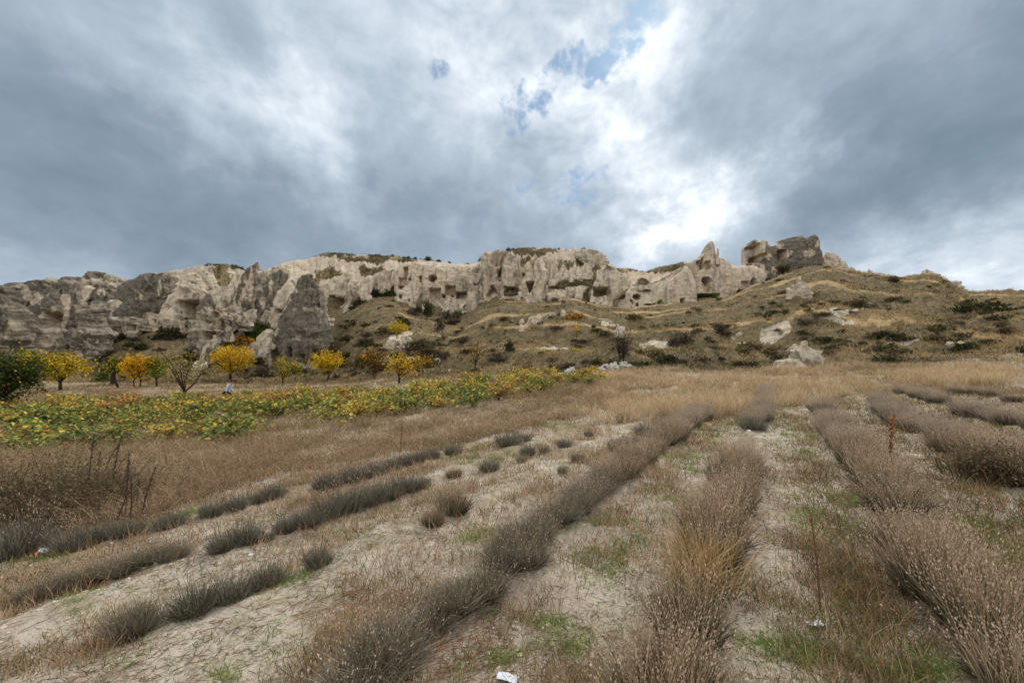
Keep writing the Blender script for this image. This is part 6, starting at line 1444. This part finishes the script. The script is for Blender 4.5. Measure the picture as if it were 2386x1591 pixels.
    obj('printed_end', mesh('printed_end', V, [np.stack([i[:-1, :-1], i[1:, :-1], i[1:, 1:], i[:-1, 1:]], -1).reshape(-1, 4)], mat=ORANGE), o)
    sheet('paper_sheet', 'white sheet of paper at the bottom edge of the photo', 1183, 1585, .115, .055, -.35, PAPER, 'litter', .006)
    sheet('plastic_scrap', 'pale plastic scrap half buried at the lower right', 1900, 1458, .10, .05, .1, PAPER, 'litter', .006)
    # dark rag caught on the nearest lavender
    x, y, z = gp(905, 1490)
    RAG = make_simple("black_plastic", (.008, .008, .009), (.016, .016, .017), 20, .6, .004)
    V = ico_v * (1 + .45 * fbm(ico_v * 2.4, 2, 12))[:, None] * [.024, .012, .02]
    obj('plastic_rag', mesh('plastic_rag', V, [ico_f], smooth=False, mat=RAG), loc=((917 - CX) / F * (y + .1), y + .1, (HV - 1473) / F * (y + .1)), label='black scrap caught on the near lavender of the long left row', cat='litter')

def build_rubble():
    P = []
    for (ua, ub, Y, hpx, n) in ((1390, 1476, 35.0, 16, 210), (1316, 1342, 36.0, 9, 40)):
        for i in range(n):
            u = rng.uniform(ua, ub); e = 1 - abs((u - ua) / (ub - ua) * 2 - 1) ** 3
            t = rng.random(); yy = Y - .5 + .7 * t + rng.normal() * .1
            x, y, z = gY(u, yy)
            P.append((x, y, z + t * e * hpx * yy / F))
    P = np.array(P)
    t = thing('stone_heap', gY(1440, 35), 'heap of rough field stones under the leafless bush', 'stone heap')
    o = obj('stones', stones_mesh('stones', P - np.array(t.location), rng.uniform(.07, .16, len(P)), 3), t); o['kind'] = 'stuff'
    P, u, v = scatter(9000, 20, 34, lambda u, v, x, y: inpoly(u, v, [(2165, 848), (2260, 836), (2400, 822), (2480, 822), (2480, 862), (2300, 858)]) * .5, 2100, 2480)
    obj('rubble', stones_mesh('rubble', P, rng.uniform(.04, .12, len(P)), 5), kind='stuff', label='spread of white rubble at the right edge of the field', cat='rubble')
    P, u, v = scatter(2500, 34, 75, lambda u, v, x, y: .8 * ell(u, v, BARE))
    obj('slope_stones', stones_mesh('slope_stones', P, rng.uniform(.06, .28, len(P)), 6), kind='stuff', label='loose white stones on the bare patches of the slope', cat='stones')
build_small()
build_rubble()

# ------------------------------------------------------------------ the walker
def skin_mesh(name, joints, edges, radii, mat, sub=2, parent=None):
    me = bpy.data.meshes.new(name)
    me.from_pydata([tuple(j) for j in joints], edges, [])
    o = obj(name, me, parent)
    o.modifiers.new('skin', 'SKIN')
    for i, r in enumerate(radii):
        sv = me.skin_vertices[0].data[i]
        sv.radius = r if isinstance(r, tuple) else (r, r)
        sv.use_root = (i == 0)
    s = o.modifiers.new('sub', 'SUBSURF'); s.levels = sub; s.render_levels = sub
    me.materials.append(mat)
    return o
def bake(o):
    dg = bpy.context.evaluated_depsgraph_get()
    ev = o.evaluated_get(dg); m2 = bpy.data.meshes.new_from_object(ev)
    o.modifiers.clear(); old = o.data; o.data = m2; bpy.data.meshes.remove(old)
    m2.name = o.name
    m2.polygons.foreach_set('use_smooth', np.ones(len(m2.polygons), bool))
    return o
def build_person():
    SKIN = make_simple("skin", (.42, .22, .15), (.48, .26, .18), 30, .6, .001)
    HAIR = make_simple("dark_hair", (.012, .010, .009), (.03, .025, .022), 60, .7, .004)
    m, nt, N, L = newmat("checked_shirt"); b = NB(nt)
    tcd = N('ShaderNodeTexCoord').outputs['Object']
    sp = N('ShaderNodeSeparateXYZ'); L(tcd, sp.inputs[0])
    st = lambda s, f: b.step(b.math('SINE', b.math('MULTIPLY', s, f)), .2, .7)
    c = b.mix(b.math('MULTIPLY', b.math('ADD', st(sp.outputs[2], 95.), st(sp.outputs[0], 95.)), .4), (.56, .66, .74), (.20, .30, .42))
    b.out(c, .85)
    SHIRT = m
    PANTS = make_simple("dark_trousers", (.012, .013, .018), (.025, .026, .032), 30, .85, .003)
    SHOE = make_simple("shoe", (.02, .016, .014), (.04, .032, .028), 30, .6, .003)
    x, y, z = gY(533, 27.4)
    t = thing('person', (x, y, z), 'person in a pale blue checked shirt walking through the vines with head bowed', 'person')
    t.rotation_euler = (0, 0, 0)                    # walks towards +X (to the right of the photo)
    t.scale = (1.03, 1.03, 1.03)
    # skeleton: leaning forward a little, left leg ahead
    J = dict(pel=(-.06, 0, .95), bel=(-.03, 0, 1.08), che=(.05, 0, 1.28), neb=(.12, 0, 1.44), nec=(.17, 0, 1.50), hea=(.215, 0, 1.575), top=(.225, 0, 1.66),
             sl=(.08, .17, 1.39), el=(.0, .23, 1.12), wl=(.14, .20, .90), hl=(.18, .19, .84),
             sr=(.09, -.17, 1.39), er=(.03, -.24, 1.11), wr=(-.01, -.21, .86), hr=(-.01, -.20, .79),
             pl=(-.05, .09, .91), kl=(.13, .10, .50), al=(.10, .10, .09), tl=(.25, .11, .035),
             pr=(-.06, -.09, .91), kr=(-.06, -.10, .49), ar=(-.30, -.10, .13), tr=(-.18, -.11, .04))
    names = list(J); P = [J[k] for k in names]; ix = {k: i for i, k in enumerate(names)}
    E = [('pel', 'bel'), ('bel', 'che'), ('che', 'neb'), ('neb', 'nec'), ('nec', 'hea'), ('hea', 'top'), ('neb', 'sl'), ('sl', 'el'), ('el', 'wl'), ('wl', 'hl'), ('neb', 'sr'), ('sr', 'er'), ('er', 'wr'), ('wr', 'hr'), ('pel', 'pl'), ('pl', 'kl'), ('kl', 'al'), ('al', 'tl'), ('pel', 'pr'), ('pr', 'kr'), ('kr', 'ar'), ('ar', 'tr')]
    E = [(ix[a], ix[b_]) for a, b_ in E]
    R = dict(pel=(.12, .15), bel=(.11, .14), che=(.12, .16), neb=(.08, .10), nec=(.055, .055), hea=(.095, .078), top=(.07, .06), sl=.062, el=.042, wl=.028, hl=(.018, .034), sr=.062, er=.042, wr=.028, hr=(.018, .034), pl=.085, kl=.056, al=.038, tl=.03, pr=.085, kr=.056, ar=.038, tr=.03)
    bd = bake(skin_mesh('body', P, E, [R[k] for k in names], SKIN, 2, t))
    # fingers and thumb, nose and ears
    g = Geo()
    for s, wv, hv in ((1, J['wl'], J['hl']), (-1, J['wr'], J['hr'])):
        wv, hv = np.array(wv), np.array(hv); d = unit((hv - wv)[None])[0]
        fw = np.array([1, 0, 0]) - d * d[0]; fw = unit(fw[None])[0]
        for k, (o_, L_) in enumerate(((-.026, .062), (-.009, .075), (.009, .08), (.026, .07))):
            a = hv + fw * o_; p = [a - d * .01, a + d * L_ * .5 + np.array([0, -s * .004, 0]), a + d * L_ * .85 + np.array([0, -s * .018, 0]), a + d * L_ + np.array([0, -s * .03, 0])]
            tube(g, p, [.0095, .009, .008, .005], 6, (.45, .24, .165))
        a = wv + d * .02 + fw * .02; tube(g, [a, a + fw * .025 + d * .02, a + fw * .032 + d * .05], [.012, .010, .006], 6, (.45, .24, .165))
    obj('fingers', g.mesh('fingers', DRY, True), t)
    g = Geo()
    tube(g, [(.285, 0, 1.60), (.325, 0, 1.565), (.332, 0, 1.548), (.30, 0, 1.54)], [.010, .016, .018, .012], 6, (.45, .24, .165))
    for s in (-1, 1): tube(g, [(.20, s * .074, 1.545), (.19, s * .088, 1.57), (.20, s * .078, 1.595)], [.008, .016, .008], 5, (.45, .24, .165))
    obj('nose_and_ears', g.mesh('nose_and_ears', DRY, True), t)
    g = Geo()
    for s in (-1, 1):
        leaves(g, np.array([[.302, s * .032, 1.592]]), .018, (.02, .015, .012), 0, 1.6, np.array([[0, 1., 0]]))
    leaves(g, np.array([[.312, 0, 1.512]]), .022, (.25, .09, .07), 0, 2.0, np.array([[0, 1., 0]]))
    obj('face', g.mesh('face', DRY), t)
    # hair: cap over skull
    v, f = ico(); hv = v * [.108, .092, .10] + [.205, 0, 1.625]
    keep = [(hv[q][:, 2].mean() > 1.585 + .25 * (hv[q][:, 0].mean() - .205)) for q in f]
    obj('hair', mesh('hair', hv, [f[np.array(keep)]], mat=HAIR), t)
    # shirt: loose, hanging over the hips, sleeves to below the elbow
    Js = [(-.09, 0, .86), (-.05, 0, 1.02), (.0, 0, 1.16), (.05, 0, 1.30), (.11, 0, 1.43), (.08, .18, 1.395), (.0, .24, 1.12), (.09, .22, .99), (.09, -.18, 1.395), (.03, -.25, 1.11), (.005, -.23, .96)]
    Es = [(0, 1), (1, 2), (2, 3), (3, 4), (4, 5), (5, 6), (6, 7), (4, 8), (8, 9), (9, 10)]
    bake(skin_mesh('shirt', Js, Es, [(.165, .19), (.15, .18), (.15, .18), (.15, .18), (.085, .10), .078, .062, .056, .078, .062, .056], SHIRT, 2, t))
    Jt = [(-.07, 0, .94), (-.05, .09, .88), (.13, .10, .50), (.10, .10, .10), (-.06, -.09, .88), (-.06, -.10, .49), (-.29, -.10, .14)]
    bake(skin_mesh('trousers', Jt, [(0, 1), (1, 2), (2, 3), (0, 4), (4, 5), (5, 6)], [(.13, .155), .10, .072, .06, .10, .072, .06], PANTS, 2, t))
    for a, b_ in ((J['al'], J['tl']), (J['ar'], J['tr'])):
        a, b_ = np.array(a), np.array(b_)
        bake(skin_mesh('shoe', [a + [-.03, 0, -.03], .5 * (a + b_) + [0, 0, -.01], b_], [(0, 1), (1, 2)], [.05, .05, .04], SHOE, 2, t))
    # black bag carried behind
    g = Geo()
    V = v * [.09, .13, .14] * (1 + .12 * fbm(v * 2, 2, 4))[:, None]
    me = mesh('shoulder_bag', V, [f], mat=PANTS)
    o = obj('shoulder_bag', me, loc=(x - .235, y - .14, z + .86), label='black bag hanging at the hip of the walking person', cat='bag')
build_person()
